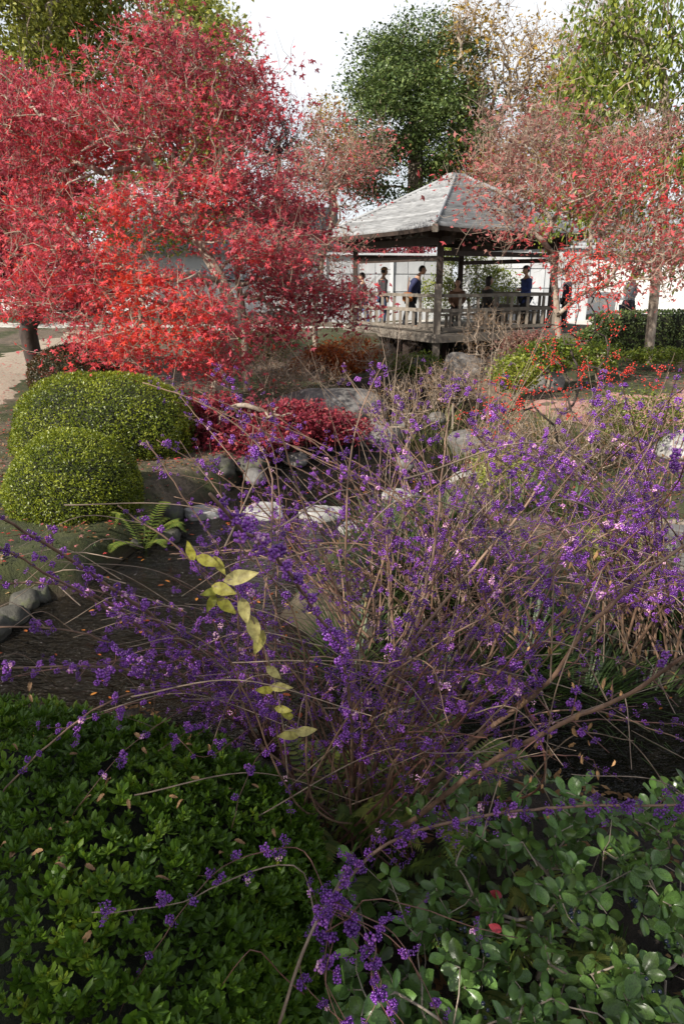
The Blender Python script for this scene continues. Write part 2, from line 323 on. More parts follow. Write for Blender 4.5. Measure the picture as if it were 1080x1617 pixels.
def groundmat():
    m, n, b, o = newmat('ground_soil'); z1 = noise_(n, .55, 6); z2 = noise_(n, 9, 8, .7); z3 = noise_(n, 60, 4, .7)
    soil = ramp(n, [(.3, (.045, .032, .022)), (.5, (.12, .09, .062)), (.7, (.22, .165, .115))]); n.links.new(z2.outputs['Fac'], soil.inputs[0])
    moss = ramp(n, [(.3, (.018, .022, .006)), (.6, (.055, .062, .016)), (.75, (.12, .095, .045))]); n.links.new(z2.outputs['Fac'], moss.inputs[0])
    f = ramp(n, [(.46, (0, 0, 0)), (.54, (1, 1, 1))]); n.links.new(z1.outputs['Fac'], f.inputs[0])
    x = n.nodes.new('ShaderNodeMix'); x.data_type = 'RGBA'; n.links.new(f.outputs[0], x.inputs['Factor']); n.links.new(soil.outputs[0], x.inputs['A']); n.links.new(moss.outputs[0], x.inputs['B'])
    # wet and silty below the waterline
    g = n.nodes.new('ShaderNodeNewGeometry'); sx = n.nodes.new('ShaderNodeSeparateXYZ'); n.links.new(g.outputs['Position'], sx.inputs[0])
    mr = n.nodes.new('ShaderNodeMapRange'); mr.inputs['From Min'].default_value = .02; mr.inputs['From Max'].default_value = .12; n.links.new(sx.outputs['Z'], mr.inputs['Value'])
    y = n.nodes.new('ShaderNodeMix'); y.data_type = 'RGBA'; n.links.new(mr.outputs[0], y.inputs['Factor']); y.inputs['A'].default_value = (.05, .036, .02, 1); n.links.new(x.outputs['Result'], y.inputs['B'])
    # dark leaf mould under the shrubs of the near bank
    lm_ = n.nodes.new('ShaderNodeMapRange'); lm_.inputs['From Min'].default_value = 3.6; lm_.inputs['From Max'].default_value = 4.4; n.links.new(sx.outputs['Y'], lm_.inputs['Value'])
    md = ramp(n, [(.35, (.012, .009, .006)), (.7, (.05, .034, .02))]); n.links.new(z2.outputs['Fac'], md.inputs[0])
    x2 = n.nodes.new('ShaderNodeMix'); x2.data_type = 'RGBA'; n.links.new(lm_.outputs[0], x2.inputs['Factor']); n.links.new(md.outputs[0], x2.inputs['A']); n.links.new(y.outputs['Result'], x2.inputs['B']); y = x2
    n.links.new(y.outputs['Result'], b.inputs['Base Color']); b.inputs['Roughness'].default_value = .95
    ad = n.nodes.new('ShaderNodeMath'); n.links.new(z2.outputs['Fac'], ad.inputs[0]); n.links.new(z3.outputs['Fac'], ad.inputs[1]); bump(n, b, ad.outputs[0], .8, .03); return m
g = struct(MB().add(vv, qq).build('ground', groundmat(), smooth=True))
def watermat():
    m, n, b, o = newmat('stream_water'); z = noise_(n, 5, 3, .6, stretch=(1, 2.4, 1), dist=1.2); z2 = noise_(n, 26, 2, .5, stretch=(1, 2, 1), dist=.6)
    w = noise_(n, .8, 3); r = ramp(n, [(.35, (.006, .006, .005)), (.65, (.018, .014, .009))]); n.links.new(w.outputs['Fac'], r.inputs[0]); n.links.new(r.outputs[0], b.inputs['Base Color'])
    b.inputs['Roughness'].default_value = .06; b.inputs['IOR'].default_value = 1.33; b.inputs['Specular IOR Level'].default_value = .6
    ad = n.nodes.new('ShaderNodeMath'); ad.operation = 'MULTIPLY_ADD'; n.links.new(z2.outputs['Fac'], ad.inputs[0]); ad.inputs[1].default_value = .35; n.links.new(z.outputs['Fac'], ad.inputs[2])
    bump(n, b, ad.outputs[0], 1.0, .2)
    tb = n.nodes.new('ShaderNodeBsdfTransparent'); tb.inputs[0].default_value = (.55, .45, .3, 1); ms = n.nodes.new('ShaderNodeMixShader'); ms.inputs[0].default_value = .14
    n.links.new(b.outputs[0], ms.inputs[1]); n.links.new(tb.outputs[0], ms.inputs[2]); n.links.new(ms.outputs[0], o.inputs[0]); return m
struct(MB().add([[-9, 1, 0], [8, 1, 0], [8, 25, 0], [-9, 25, 0]], [[0, 1, 2, 3]]).build('water', watermat()))

# gravel path on the left bank and litter-covered path on the right, as sheets over the ground
def strip_sheet(name, pts, w, mat, lift=.012, nw=10):
    c = spline([(*p, 0) for p in pts], .25); d = norm(np.gradient(c, axis=0)); s = np.stack([-d[:, 1], d[:, 0], d[:, 2]*0], 1)
    ws = w*(1+.13*np.sin(np.arange(len(c))*.9)+.07*np.sin(np.arange(len(c))*2.3)); u = np.linspace(-.5, .5, nw)
    v = c[:, None]+s[:, None]*u[None, :, None]*ws[:, None, None]; v[..., 2] = H(v[..., 0], v[..., 1])+lift+.012*fbm(np.stack([v[..., 0], v[..., 1], H(v[..., 0], v[..., 1])], -1).reshape(-1, 3), 5, 3).reshape(v.shape[:2])
    v[:, 0, 2] -= .03; v[:, -1, 2] -= .03
    i = (np.arange(len(c)-1)[:, None]*nw+np.arange(nw-1)[None]).ravel()
    return struct(MB().add(v.reshape(-1, 3), np.stack([i, i+1, i+nw+1, i+nw], 1)).build(name, mat, smooth=True))
M['gravel'] = surfmat('path_gravel', (.20, .155, .11), (.36, .29, .22), 30, .95, .8, .02, None, (.42, .36, .29))
M['litter'] = surfmat('path_pink_litter', (.26, .15, .12), (.40, .21, .18), 14, .95, .8, .03, None, (.46, .34, .26))
M['paving'] = surfmat('path_pale', (.42, .39, .35), (.55, .52, .48), 4, .9, .3, .02)
strip_sheet('path', [(-3.0, 4.0), (-4.2, 6.2), (-5.2, 8.5), (-6.2, 12), (-7, 18), (-6, 23)], 1.5, M['gravel'])
strip_sheet('path', [(2.2, 4.6), (3.2, 5.0), (4.5, 5.4), (7, 5.6)], 1.3, M['gravel'])
strip_sheet('path', [(3.0, 9.6), (4.6, 10.2), (6.5, 10.8), (9, 12), (12, 14)], 2.6, M['litter'])
strip_sheet('path', [(-12, 22.5), (-4, 22.8), (0, 24.2), (6, 26), (14, 25.5), (22, 24)], 1.8, M['paving'])

# ------------------------------------------------------------------ rocks
def rock(name, c, r, label, cat='rock', mat='rock', seed=0, flat=.0, rough=.22, group=None, rz=0, sub=None):
    v = (sub or ICO4)[0].copy(); n = norm(v)
    k = 1+rough*fbm(n, 1.5, seed, 5)+rough*.35*fbm(n, 4.5, seed+9, 4); v = n*k[:, None]
    rr = np.random.default_rng(seed)
    for _ in range(9):                                   # cleaved faces
        p = norm(rr.normal(size=3)+np.array([0, 0, .4])); dcut = rr.uniform(.68, .95); t = v@p-dcut; v -= np.where(t > 0, t, 0)[:, None]*p*.85
    if flat: v[:, 2] = np.where(v[:, 2] > 1-flat, 1-flat+(v[:, 2]-1+flat)*.12, v[:, 2])
    v = v*np.array(r); cz, sz = math.cos(rz), math.sin(rz); v = np.stack([v[:, 0]*cz-v[:, 1]*sz, v[:, 0]*sz+v[:, 1]*cz, v[:, 2]], 1)
    mb = MB().add(v, None, (sub or ICO4)[2]); o = mb.build(name, M[mat], smooth=True); o.location = c; return tag(o, label, cat, group)
def G(px, py, z=0.05):
    r = ray(px, py); t = (z-CAM_Z)/r[2]; return np.array([0, 0, CAM_Z])+r*t
for px, py, rx, ry, lab in [(246, 790, .17, .14, 'grey flat stepping stone beside the green fern at the bank'), (318, 806, .185, .14, 'white flat stepping stone nearest the fern in the stream'),
        (415, 804, .21, .15, 'white flat stepping stone second in the crossing line'), (505, 807, .20, .14, 'white flat stepping stone third in the crossing line'),
        (628, 778, .19, .13, 'white flat stepping stone half hidden behind purple berry twigs'), (560, 830, .16, .12, 'small pale stepping stone under the purple twigs')]:
    p = G(px, py, .06); rock('stepping_stone', (p[0], p[1], .02), (rx*1.05, ry*1.1, .13), lab, 'stepping stone', 'rock_pale', int(px), .55, .20, 'stepping stones crossing the stream')
p = G(738, 762, .15); rock('boulder', (p[0], p[1], .1), (.24, .2, .2), 'white rounded boulder at the end of the stepping stones', 'rock', 'rock_pale', 5, .2, .14)
p = G(1068, 722, .3); rock('boulder', (p[0]+.15, p[1], .3), (.45, .35, .32), 'large white boulder cut by the right picture edge', 'rock', 'rock_pale', 8, .2, .16)
p = G(1035, 868, .3); rock('boulder', (p[0]+.1, p[1], .25), (.36, .3, .24), 'grey mossy boulder on the pale right bank', 'rock', 'rock', 9, .2, .2)
p = G(512, 690, .05); rock('boulder', (p[0], p[1]+.5, .22), (.95, .62, .50), 'big grey boulder with a sloping top behind the low crimson maple', 'rock', 'rock', 12, .1, .16)
p = G(592, 700, .05); rock('boulder', (p[0], p[1]+.3, .1), (.42, .35, .26), 'low dark grey rock against the foot of the big boulder', 'rock', 'rock', 15, .1, .2)
p = G(735, 598, .35); rock('boulder', (p[0], p[1], .5), (.42, .34, .40), 'rounded brown boulder in front of the pavilion deck', 'rock', 'rock', 18, .1, .14)
p = G(668, 590, .35); rock('boulder', (p[0], p[1]+.4, .45), (.32, .3, .27), 'smaller grey boulder under the pavilion corner', 'rock', 'rock', 21, .1, .14)
p = G(860, 610, .4); rock('boulder', (p[0], p[1], .45), (.4, .4, .3), 'grey rock among the red berried twigs', 'rock', 'rock', 25, .1, .2)
p = G(745, 700, .15); rock('boulder', (p[0], p[1], .15), (.35, .3, .22), 'grey rock at the water edge among dry grass', 'rock', 'rock', 27, .1, .2)
edge = [(196, 848), (160, 862), (118, 868), (262, 838), (86, 900), (56, 922), (30, 936), (6, 962), (-20, 985), (270, 800)]
for i, (px, py) in enumerate(edge):
    p = G(px, py, .12); rock('edging_stone', (p[0], p[1]+.06, .03), (.13+.03*(i % 3), .11, .10), 'dark mossy edging stone, %s' % ['first one left of the fern', 'second one left of the fern', 'third one left of the fern', 'tucked under the fern', 'fourth from the fern, at the bend', 'fifth from the fern', 'sixth from the fern', 'last one cut by the left picture edge', 'beyond the left picture edge', 'behind the grey flat stepping stone'][i], 'edging stone', 'rock_dark', 40+i, .3, .2, 'stones edging the left bank', i, ICO3)
for i, (px, py) in enumerate([(640, 668), (690, 655), (560, 560), (610, 575), (800, 690), (842, 735), (470, 720), (640, 725), (400, 745)]):
    p = G(px, py, .15); rock('edging_stone', (p[0], p[1], .1), (.17, .13, .11), 'grey weathered stone %s' % ['below the big sloping boulder', 'in the water under the tall straw grass', 'under the rust orange maple', 'between the rust maple and the smaller boulder', 'near the grey rock with dry grass', 'left of the dark green low shrub by the white boulder', 'at the tip of the low crimson maple', 'in mid stream above the stepping stones', 'under the low crimson maple'][i], 'edging stone', 'rock', 60+i, .2, .2, 'stones along the upper stream', i, ICO3)

for i, (px, py, w, lab) in enumerate([(300, 752, .20, 'rough dark bank stone under the wide clipped mound'), (345, 742, .24, 'rough dark bank stone below the low crimson maple'), (262, 772, .17, 'rough dark bank stone above the grey flat stepping stone'), (392, 735, .18, 'small dark bank stone beneath the crimson lace leaves'), (232, 745, .15, 'dark bank stone wedged between the two green mounds')]):
    p = G(px, py, .16); rock('bank_stone', (p[0], p[1], .16), (w, w*.8, w*.85), lab, 'bank stone', 'rock_dark', 90+i, .2, .24, 'rough stones of the left bank', i)
# ------------------------------------------------------------------ pavilion
def pavilion():
    t = thing('garden_pavilion', 'open timber pavilion with grey shingled hipped roof over the pond', 'pavilion')
    ax = np.array([.25, .968]); bx = np.array([.968, -.25]); C = np.array([3.17, 21.0])
    ux = (bx+ax)/math.sqrt(2); uy = (ax-bx)/math.sqrt(2)     # sides of the square plan
    def W_(a, b, z): q = C+ux*a+uy*b; return np.array([q[0], q[1], z])
    rot = np.array([[ux[0], uy[0], 0], [ux[1], uy[1], 0], [0, 0, 1]])
    FZ, h = .88, 2.02                                       # deck height, half spacing of the posts
    def bw(a0, b0, z0, a1, b1, z1, w, hh, name, mat='wood', par=t): return MB().beam(W_(a0, b0, z0), W_(a1, b1, z1), w, hh).build(name, M[mat], par)
    e = h+.22                                               # deck edge
    n = 22
    for i in range(n):
        b = -e+(i+.5)*2*e/n; bw(-e, b, FZ-.03-.002*(i % 2), e, b, FZ-.03-.002*(i % 2), 2*e/n-.012, .05, 'floor_plank')
    for s in (-1, 1):
        bw(-e-.04, s*(e+.03), FZ-.13, e+.04, s*(e+.03), FZ-.13, .07, .17, 'edge_beam'); bw(s*(e+.03), -e+.01, FZ-.13, s*(e+.03), e-.01, FZ-.13, .07, .165, 'edge_beam')
    for b in (-1.3, -.45, .45, 1.3): bw(-e+.05, b, FZ-.17, e-.05, b, FZ-.17, .1, .13, 'joist', 'wood_dark')
    for a in (-h, -.65, .65, h):
        for b in (-h, -.65, .65, h): bw(a, b, -.3, a, b, FZ-.24, .15, .15, 'pile', 'wood_dark')
    for a in (-h, h):
        for b in (-h, h):
            bw(a, b, FZ-.02, a, b, 3.42, .155, .155, 'post', 'wood_dark')
    # pale newel clasping the front post, thinner ones at the other corners
    bw(-h-.09, -h-.09, .2, -h-.09, -h-.09, FZ+1.22, .17, .17, 'newel')
    bw(-h-.08, h+.08, FZ-.0, -h-.08, h+.08, FZ+1.05, .13, .13, 'newel'); bw(h+.08, -h-.08, FZ, h+.08, -h-.08, FZ+1.08, .13, .13, 'newel')
    # railings with bench on the right-hand front side
    def rail(p0, p1, dark=False):
        a0, b0 = p0; a1, b1 = p1; mt = 'wood'
        rl = bw(a0, b0, FZ+.93, a1, b1, FZ+.93, .09, .08, 'railing', mt); bw(a0, b0, FZ+.56, a1, b1, FZ+.56, .06, .09, 'middle_rail', mt, rl); bw(a0, b0, FZ+.10, a1, b1, FZ+.10, .06, .08, 'bottom_rail', mt, rl)
        k = 13
        for i in range(1, k):
            f = i/k; a = a0+(a1-a0)*f; b = b0+(b1-b0)*f
            top = FZ+.885 if i % 3 else FZ+.885
            bw(a, b, FZ+.145, a, b, FZ+.512, .075, .05, 'baluster', mt, rl)
            if i % 2 == 0: bw(a, b, FZ+.608, a, b, top, .075, .05, 'baluster', mt, rl)
    g_ = h+.06
    rail((-g_, -g_+.13), (-g_, g_-.13)); rail((-g_+.13, -g_), (g_-.13, -g_)); rail((g_, -g_+.13), (g_, g_-1.2)); 
    # benches
    for nm, p0, p1 in (('a', (-h+.35, -h+.33), (h-.3, -h+.33)), ('b', (h-.33, -h+.6), (h-.33, .6))):
        for o_ in (-.13, 0, .13):
            d = np.array(p1)-np.array(p0); s = np.array([-d[1], d[0]])/np.linalg.norm(d)*o_
            bw(p0[0]+s[0], p0[1]+s[1], FZ+.43, p1[0]+s[0], p1[1]+s[1], FZ+.43, .115, .045, 'seat_slat')
        for f in (.06, .5, .94):
            q = np.array(p0)+(np.array(p1)-np.array(p0))*f; bw(q[0], q[1], FZ, q[0], q[1], FZ+.405, .3 if nm == 'b' else .08, .08, 'seat_support')
    # beams under the eaves
    z1 = 3.38
    for s in (-1, 1):
        bw(-h-.45, s*h, z1-.1, h+.45, s*h, z1-.1, .13, .2, 'tie_beam', 'wood_dark'); bw(s*h, -h-.45, z1-.26, s*h, h+.45, z1-.26, .12, .18, 'tie_beam', 'wood_dark')
        bw(-h+.1, s*h, FZ+1.95, h-.1, s*h, FZ+1.95, .07, .12, 'cross_rail', 'wood_dark'); bw(s*h, -h+.1, FZ+1.83, s*h, h-.1, FZ+1.83, .07, .12, 'cross_rail', 'wood_dark')
    # roof: stepped shingle courses on four concave faces
    E, zE, zT, rt = 2.84, 3.36, 4.86, .17
    N = 26
    def prof(f): return E+(rt-E)*f, zE+(zT-zE)*(f**1.04)
    for face in range(4):
        def F(u, o_, z):                                     # o_ outwards, u along
            return {0: W_(u, -o_, z), 1: W_(o_, u, z), 2: W_(-u, o_, z), 3: W_(-o_, -u, z)}[face]
        mb = MB(); rs = np.random.default_rng(face)
        for i in range(N):
            o0, z0 = prof(i/N); o1, z1_ = prof((i+1)/N); k = 22; lift = .05
            rows = []
            for (oo, zz) in ((o0, z0-.012), (o0, z0+lift), (o1-.0, z1_+.002)):
                for j in range(k+1):
                    u = -1+2*j/k; w = .010*math.sin(i*7.1+j*3.7+face); bow = .05*(abs(u)**3)*(1-i/N)**2
                    rows.append(F(u*oo, oo, zz+bow+w*(zz != z0-.012)))
            idx = [[a*(k+1)+j, a*(k+1)+j+1, (a+1)*(k+1)+j+1, (a+1)*(k+1)+j] for a in (0, 1) for j in range(k)]
            ct = .5+.16*rs.normal(); ti = np.concatenate([np.full(k+1, .05), ct+.14*rs.normal(size=k+1), ct+.14*rs.normal(size=k+1)]).clip(0, 1)  # foot of each course lip tinted dark: a painted shadow line
            mb.add(rows, idx, None, ti)
        mb.build('shingle_course', M['shingle'], t, kind='stuff')
        # eave board and dark underside with rafters
        mb = MB(); k = 9; rows = []
        for (oo, dz) in ((E-.0, -.014), (E-.02, -.11), (E-.5, .06), (.4, 1.05)):
            for j in range(k+1):
                u = -1+2*j/k; rows.append(F(u*oo*.998, oo, zE+dz+(.05*abs(u)**3 if oo > 1 else 0)))
        mb.add(rows, [[a*(k+1)+j, (a+1)*(k+1)+j, (a+1)*(k+1)+j+1, a*(k+1)+j+1] for a in (0, 1, 2) for j in range(k)]); mb.build('eave_board', M['wood_dark'], t)
        for j in range(11):
            u = -2.2+j*.44; zc = .05*abs(u/E)**3
            MB().beam(F(u, E-.08, zE-.14+zc), F(u*.93, 1.85, zE+.33), .07, .08).build('rafter', M['wood_dark'], t)
    for sa in (-1, 1):
        for sb in (-1, 1):
            pts = [W_(sa*prof(f)[0]*1.005, sb*prof(f)[0]*1.005, prof(f)[1]+.05+.05*(1-f)**2) for f in np.linspace(0, 1, 12)]
            MB().tube(pts, .045, 6).build('hip_ridge', M['shingle'], t, smooth=True)
            MB().beam(W_(sa*(E+.05), sb*(E+.05), zE-.03), W_(sa*1.7, sb*1.7, zE+.3), .13, .17).build('hip_rafter', M['wood_dark'] if (sa, sb) != (-1, -1) else M['wood'], t)
    MB().box(W_(0, 0, zT+.03), (.62, .42, .10), rot).build('ridge_cap', M['shingle'], t)
    MB().box(W_(0, 0, zT+.105), (.46, .28, .05), rot).build('ridge_cap', M['shingle'], t)
    rebase(t, (C[0], C[1], 0)); return W_, FZ
PAV, FZ = pavilion()

# ------------------------------------------------------------------ walls and buildings behind
def board_wall(x0, y0, x1, y1, z0, z1, label, rows=4, step=.62):
    t = thing('board_wall', label, 'wall'); a = np.array([x0, y0]); b = np.array([x1, y1]); Ln = np.linalg.norm(b-a); n = int(Ln/step)
    d = (b-a)/Ln; nrm = np.array([d[1], -d[0]])
    def pt(s, z, o=0): q = a+d*s+nrm*o; return (q[0], q[1], z)
    hh = (z1-z0)/rows
    mb = MB().beam(pt(.0, (z0+z1)/2, -.06), pt(Ln, (z0+z1)/2, -.06), .05, z1-z0); mb.build('backing', M['board'], t)
    mesh_ = MB().box((0, 0, 0), (step-.03, .03, hh-.035)).mesh('panel', M['board']); ang = math.atan2(d[1], d[0])
    for i in range(n):
        for r in range(rows): link('panel', mesh_, t, None, pt((i+.5)*step, z0+(r+.5)*hh, -.012*((i+r) % 2)), (0, 0, ang))
    for i in range(0, n+1, 4): MB().beam(pt(i*step, z0-.2, .03), pt(i*step, z1+.03, .03), .09, .09).build('wall_post', M['board'], t)
    MB().beam(pt(-.1, z1+.06, .03), pt(Ln+.1, z1+.06, .03), .26, .07).build('coping', M['board'], t); rebase(t, (*a, z0)); return t
gz = lambda x, y: float(H(x, y))
board_wall(-.6, 25.6, 4.1, 26.8, .55, 3.0, 'pale grey boarded wall left of the pavilion posts')
board_wall(4.3, 26.6, 9.0, 26.2, .55, 3.25, 'taller pale grey boarded wall behind the pavilion bench')
def plaster_wall(x0, y0, x1, y1, z0, z1, label):
    t = thing('plaster_wall', label, 'wall'); a = np.array([x0, y0]); b = np.array([x1, y1]); Ln = np.linalg.norm(b-a); d = (b-a)/Ln; nrm = np.array([d[1], -d[0]])
    def pt(s, z, o=0): q = a+d*s+nrm*o; return (q[0], q[1], z)
    MB().beam(pt(0, (z0+z1)/2), pt(Ln, (z0+z1)/2), .3, z1-z0).build('wall_face', M['plaster'], t)
    MB().beam(pt(0, z0+.1, .02), pt(Ln, z0+.1, .02), .36, .42).build('stone_base', M['rock'], t)
    MB().beam(pt(-.05, z1+.05), pt(Ln+.05, z1+.05), .6, .08).build('cap_board', M['wood_dark'], t)
    # two slopes of round tiles
    n = int(Ln/.3)
    seg = np.array([[math.cos(q)*.075, math.sin(q)*.055] for q in np.linspace(0, math.pi, 6)])
    for s in (-1, 1):
        MB().add([pt(0, z1+.10, s*.42), pt(Ln, z1+.10, s*.42), pt(Ln, z1+.34, 0), pt(0, z1+.34, 0)], [[0, 1, 2, 3]]).build('tile_bed', M['tile'], t)
    v = []
    for w, zz in ((.43, z1+.12), (0, z1+.36)):
        for c in seg: v.append([c[0], -w, zz-z1+c[1]])
    cm = MB().add(v, [[i, i+1, i+7, i+6] for i in range(5)], None).mesh('round_tile', M['tile'], True); ang = math.atan2(d[1], d[0])
    for i in range(n):
        q = pt((i+.5)*.3, z1); link('round_tile', cm, t, None, q, (0, 0, ang)); 
    MB().tube([pt(-.1, z1+.42), pt(Ln+.1, z1+.42)], .09, 8).build('ridge_tile', M['tile'], t, smooth=True); rebase(t, (*a, z0))
plaster_wall(9.2, 28.2, 24, 27.0, .6, 3.05, 'white plaster garden wall with grey tiled cap behind the clipped hedge')
plaster_wall(-14, 29.5, -1.0, 29.8, .6, 2.1, 'low white plaster wall left of the pavilion with grey tiled cap')
def house(x, y, w, dp, z0, zw, zr, label, gable=False, rz=0.0):
    t = thing('tiled_house', label, 'house')
    MB().box((0, 0, (z0+zw)/2), (w, dp, zw-z0)).build('wall_body', M['plaster'], t)
    nrow = int(w/.32); o = .5
    for s in (-1, 1):
        MB().add([[-w/2-o, s*(dp/2+o), zw-.12], [w/2+o, s*(dp/2+o), zw-.12], [w/2+o, 0, zr], [-w/2-o, 0, zr], [-w/2-o, s*(dp/2+o), zw-.22], [w/2+o, s*(dp/2+o), zw-.22], [w/2+o, 0, zr-.1], [-w/2-o, 0, zr-.1]],
                 [[0, 1, 2, 3], [4, 7, 6, 5], [0, 4, 5, 1], [0, 3, 7, 4], [1, 5, 6, 2]]).build('roof_slope', M['tile'], t)
    v = []
    for yy, zz in ((-(dp/2+o+.03), zw-.11), (0, zr+.01)):
        for q in np.linspace(0, math.pi, 6): v.append([math.cos(q)*.09, yy, zz+math.sin(q)*.07])
    cm = MB().add(v, [[i, i+1, i+7, i+6] for i in range(5)]).mesh('tile_row', M['tile'], True)
    for i in range(nrow+3): link('tile_row', cm, t, None, (-w/2-o+(i+.5)*(w+2*o)/(nrow+3), 0, 0))
    MB().beam((-w/2-o, 0, zr+.1), (w/2+o, 0, zr+.1), .24, .28).build('ridge', M['tile'], t)
    for s in (-1, 1): MB().add([[s*w/2, -dp/2, zw], [s*w/2, dp/2, zw], [s*w/2, 0, zr-.15]], None, [[0, 1, 2]]).build('gable', M['plaster'], t)
    if gable:      # small dormer gable with a dark window
        gx0 = w*.28; yy = -dp/2-o+.25; d_ = MB().add([[gx0-.9, yy, zw+.05], [gx0+.9, yy, zw+.05], [gx0, yy, zw+1.2], [gx0-.9, yy+2, zw+.3], [gx0+.9, yy+2, zw+.3], [gx0, yy+2, zw+1.2]], [[0, 3, 5, 2], [1, 2, 5, 4]], [[0, 1, 2]])
        d_ = d_.build('dormer', M['plaster'], t); f = MB().box((gx0, yy-.02, zw+.5), (.44, .04, .5)).build('window', M['wood_dark'], t)
        MB().box((gx0, yy-.045, zw+.5), (.32, .03, .38)).build('window_pane', M['glass'], t)
    t.location = (x, y, 0); t.rotation_euler = (0, 0, rz)
M['glass'] = simple('window_glass', (.02, .025, .03), .1)
house(-5.2, 34, 9, 5, .6, 3.5, 5.1, 'low house with grey tiled roof and white dormer seen through the red maple', True, .06)
house(17, 38, 16, 6, .6, 3.5, 5.6, 'long white walled house with grey tiled roof beyond the garden wall', False, -.05)
# ------------------------------------------------------------------ trees
def ellip(px, py, d, rx, ry, rd):
    "an ellipsoid of crown: centre pixel, distance, radii in pixels (depth radius in metres)"
    m = mpp(py, d); return (P(px, py, d), np.array([rx*m, rd, ry*m]))
def sample(ells, n, rng=R, shell=.35):
    vol = np.array([np.prod(e[1])**(2/3) for e in ells]); w = vol/vol.sum(); k = rng.choice(len(ells), n, p=w)
    u = norm(rng.normal(size=(n, 3)))*(shell+(1-shell)*rng.random((n, 1))**.45)
    c = np.array([ells[i][0] for i in k]); r = np.array([ells[i][1] for i in k]); return c+u*r, k
def grow(trunk, tips, step=.3, rtip=.006, rbase=.12, wob=.12, arch=.1, rng=R, pathw=.25, expo=.5):
    """branches joining every tip to the nearest part of the growing tree; returns list of (points, radii)"""
    nodes = [np.asarray(p, float) for p in trunk]; par = [-1]+list(range(len(nodes)-1)); ln = [0.0]
    for i in range(1, len(nodes)): ln.append(ln[-1]+np.linalg.norm(nodes[i]-nodes[i-1]))
    cap = len(tips)*40+len(nodes); A = np.zeros((cap, 3)); A[:len(nodes)] = nodes; LN = np.zeros(cap); LN[:len(nodes)] = ln; n = len(nodes); start = n//3
    order = np.argsort(np.linalg.norm(tips-A[n-1], axis=1)); chains = [list(range(n))]; tipn = []
    for q in order:
        tp = tips[q]; c = np.linalg.norm(A[start:n]-tp, axis=1)+pathw*LN[start:n]
        j = int(np.argmin(c))+start; dist = np.linalg.norm(A[j]-tp); k = max(2, int(dist/step)); k = min(k, 36); ch = [j]
        f = (np.arange(1, k+1)/k)[:, None]; pts = A[j]+(tp-A[j])*f; pts[:, 2] += arch*dist*np.sin(f[:, 0]*math.pi)
        pts[:-1] += rng.normal(size=(k-1, 3))*wob*step*.6
        for i in range(k):
            A[n] = pts[i]; par.append(ch[-1]); LN[n] = LN[ch[-1]]+np.linalg.norm(A[n]-A[ch[-1]]); ch.append(n); n += 1
        chains.append(ch); tipn.append(n-1)
    cnt = np.zeros(n); par = np.array(par)
    for c in tipn: cnt[c] += 1
    for i in range(n-1, 0, -1): cnt[par[i]] += cnt[i]
    cnt = np.maximum(cnt, .6); rad = rtip*cnt**expo; sc = rbase/rad[0]
    rad = rad*np.where(rad > rtip, 1+(sc-1)*np.clip((cnt/cnt[0]), 0, 1)**.35, 1)
    out = []
    for ci, ch in enumerate(chains):
        r = rad[ch].copy()
        if ci: r[0] = min(r[0], r[1]*1.25)
        out.append((A[ch].copy(), r))
    return out
def leaves(tips, per, spread, size, tpl, tintf, up=.8, rng=R, sv=.35, droop=0):
    n = len(tips)*per; c = np.repeat(tips, per, 0); pos = c+rng.normal(size=(n, 3))*np.array(spread)
    if droop: rot = dirrot(norm(rng.normal(size=(n, 3))*np.array([.6, .6, .4])+np.array([0, 0, -droop])), rng.normal(size=(n, 3)))
    else: rot = randrot(n, up, rng)
    s = size*(1+sv*rng.normal(size=n)).clip(.4, 1.8); k = np.repeat(np.arange(len(tips)), per)
    return MB().scatter(tpl, pos, rot, s, tintf(pos, k, n).clip(0, 1))
def tree(name, label, cat, trunk, ells, ntips, per, spread, size, tpl, mat, bark='bark', tint=None, up=.8, rtip=.006, rbase=.12, step=.35, arch=.1, wob=.15, shell=.35, group=None, droop=0, sides=5, twigs=0, sv=.35, pathw=.25, keep=None, expo=.5, sag=0, bare=0, stray=0):
    t = thing(name, label, cat, group); tips, k = sample(ells, ntips, shell=shell)
    if stray: cen = np.array([e[0] for e in ells]).mean(0); j_ = R.random(len(tips)) < stray; tips[j_] += norm(tips[j_]-cen)*R.uniform(.15, .6, (j_.sum(), 1))
    if keep is not None: tips = tips[keep(tips)]
    br = grow(trunk, tips, step, rtip, rbase, wob, arch, pathw=pathw, expo=expo); main = MB(); fine = MB()
    for i, (p, r) in enumerate(br):
        if i == 0: main.tube(p, r, 9)
        elif r[1] > rtip*3.2: main.tube(p, r, 6)
        else: fine.tube(p, r, 4 if r[1] > rtip*1.6 else 3, cap=False)
    if twigs:
        for q in range(len(tips)*twigs):
            a = tips[R.integers(len(tips))]; dd = norm(R.normal(size=3)+np.array([0, 0, .4]))*R.uniform(.3, 1.0)*np.mean(spread)*2.6
            b = a+dd*.5+R.normal(size=3)*.03; fine.tube([a, b, a+dd+np.array([0, 0, .06])], [rtip, rtip*.7, rtip*.35], 3, cap=False)
    main.build('trunk', M[bark], t, smooth=True); fine.build('branches', M['twig' if bark != 'bark_dark' else 'bark_dark'], t, smooth=True, kind='stuff')
    if tint is None:
        lv = R.random(len(tips))
        tint = lambda pos, k, n: .25+.35*lv[k]+.2*R.normal(size=n)
    if per:
        tt = tips if not bare else tips[R.random(len(tips)) > bare]
        leaves(tt, per, spread, size, tpl, tint, up, sv=sv, droop=droop).build('foliage', M[mat], t, kind='stuff')
    rebase(t, trunk[0]); return t
def trunkline(pts, base=None, n=8):
    return spline(pts, n=n)
def base_at(px, d, dz=-.15):
    x = P(px, 500, d)[0]; return np.array([x, d, gz(x, d)+dz])
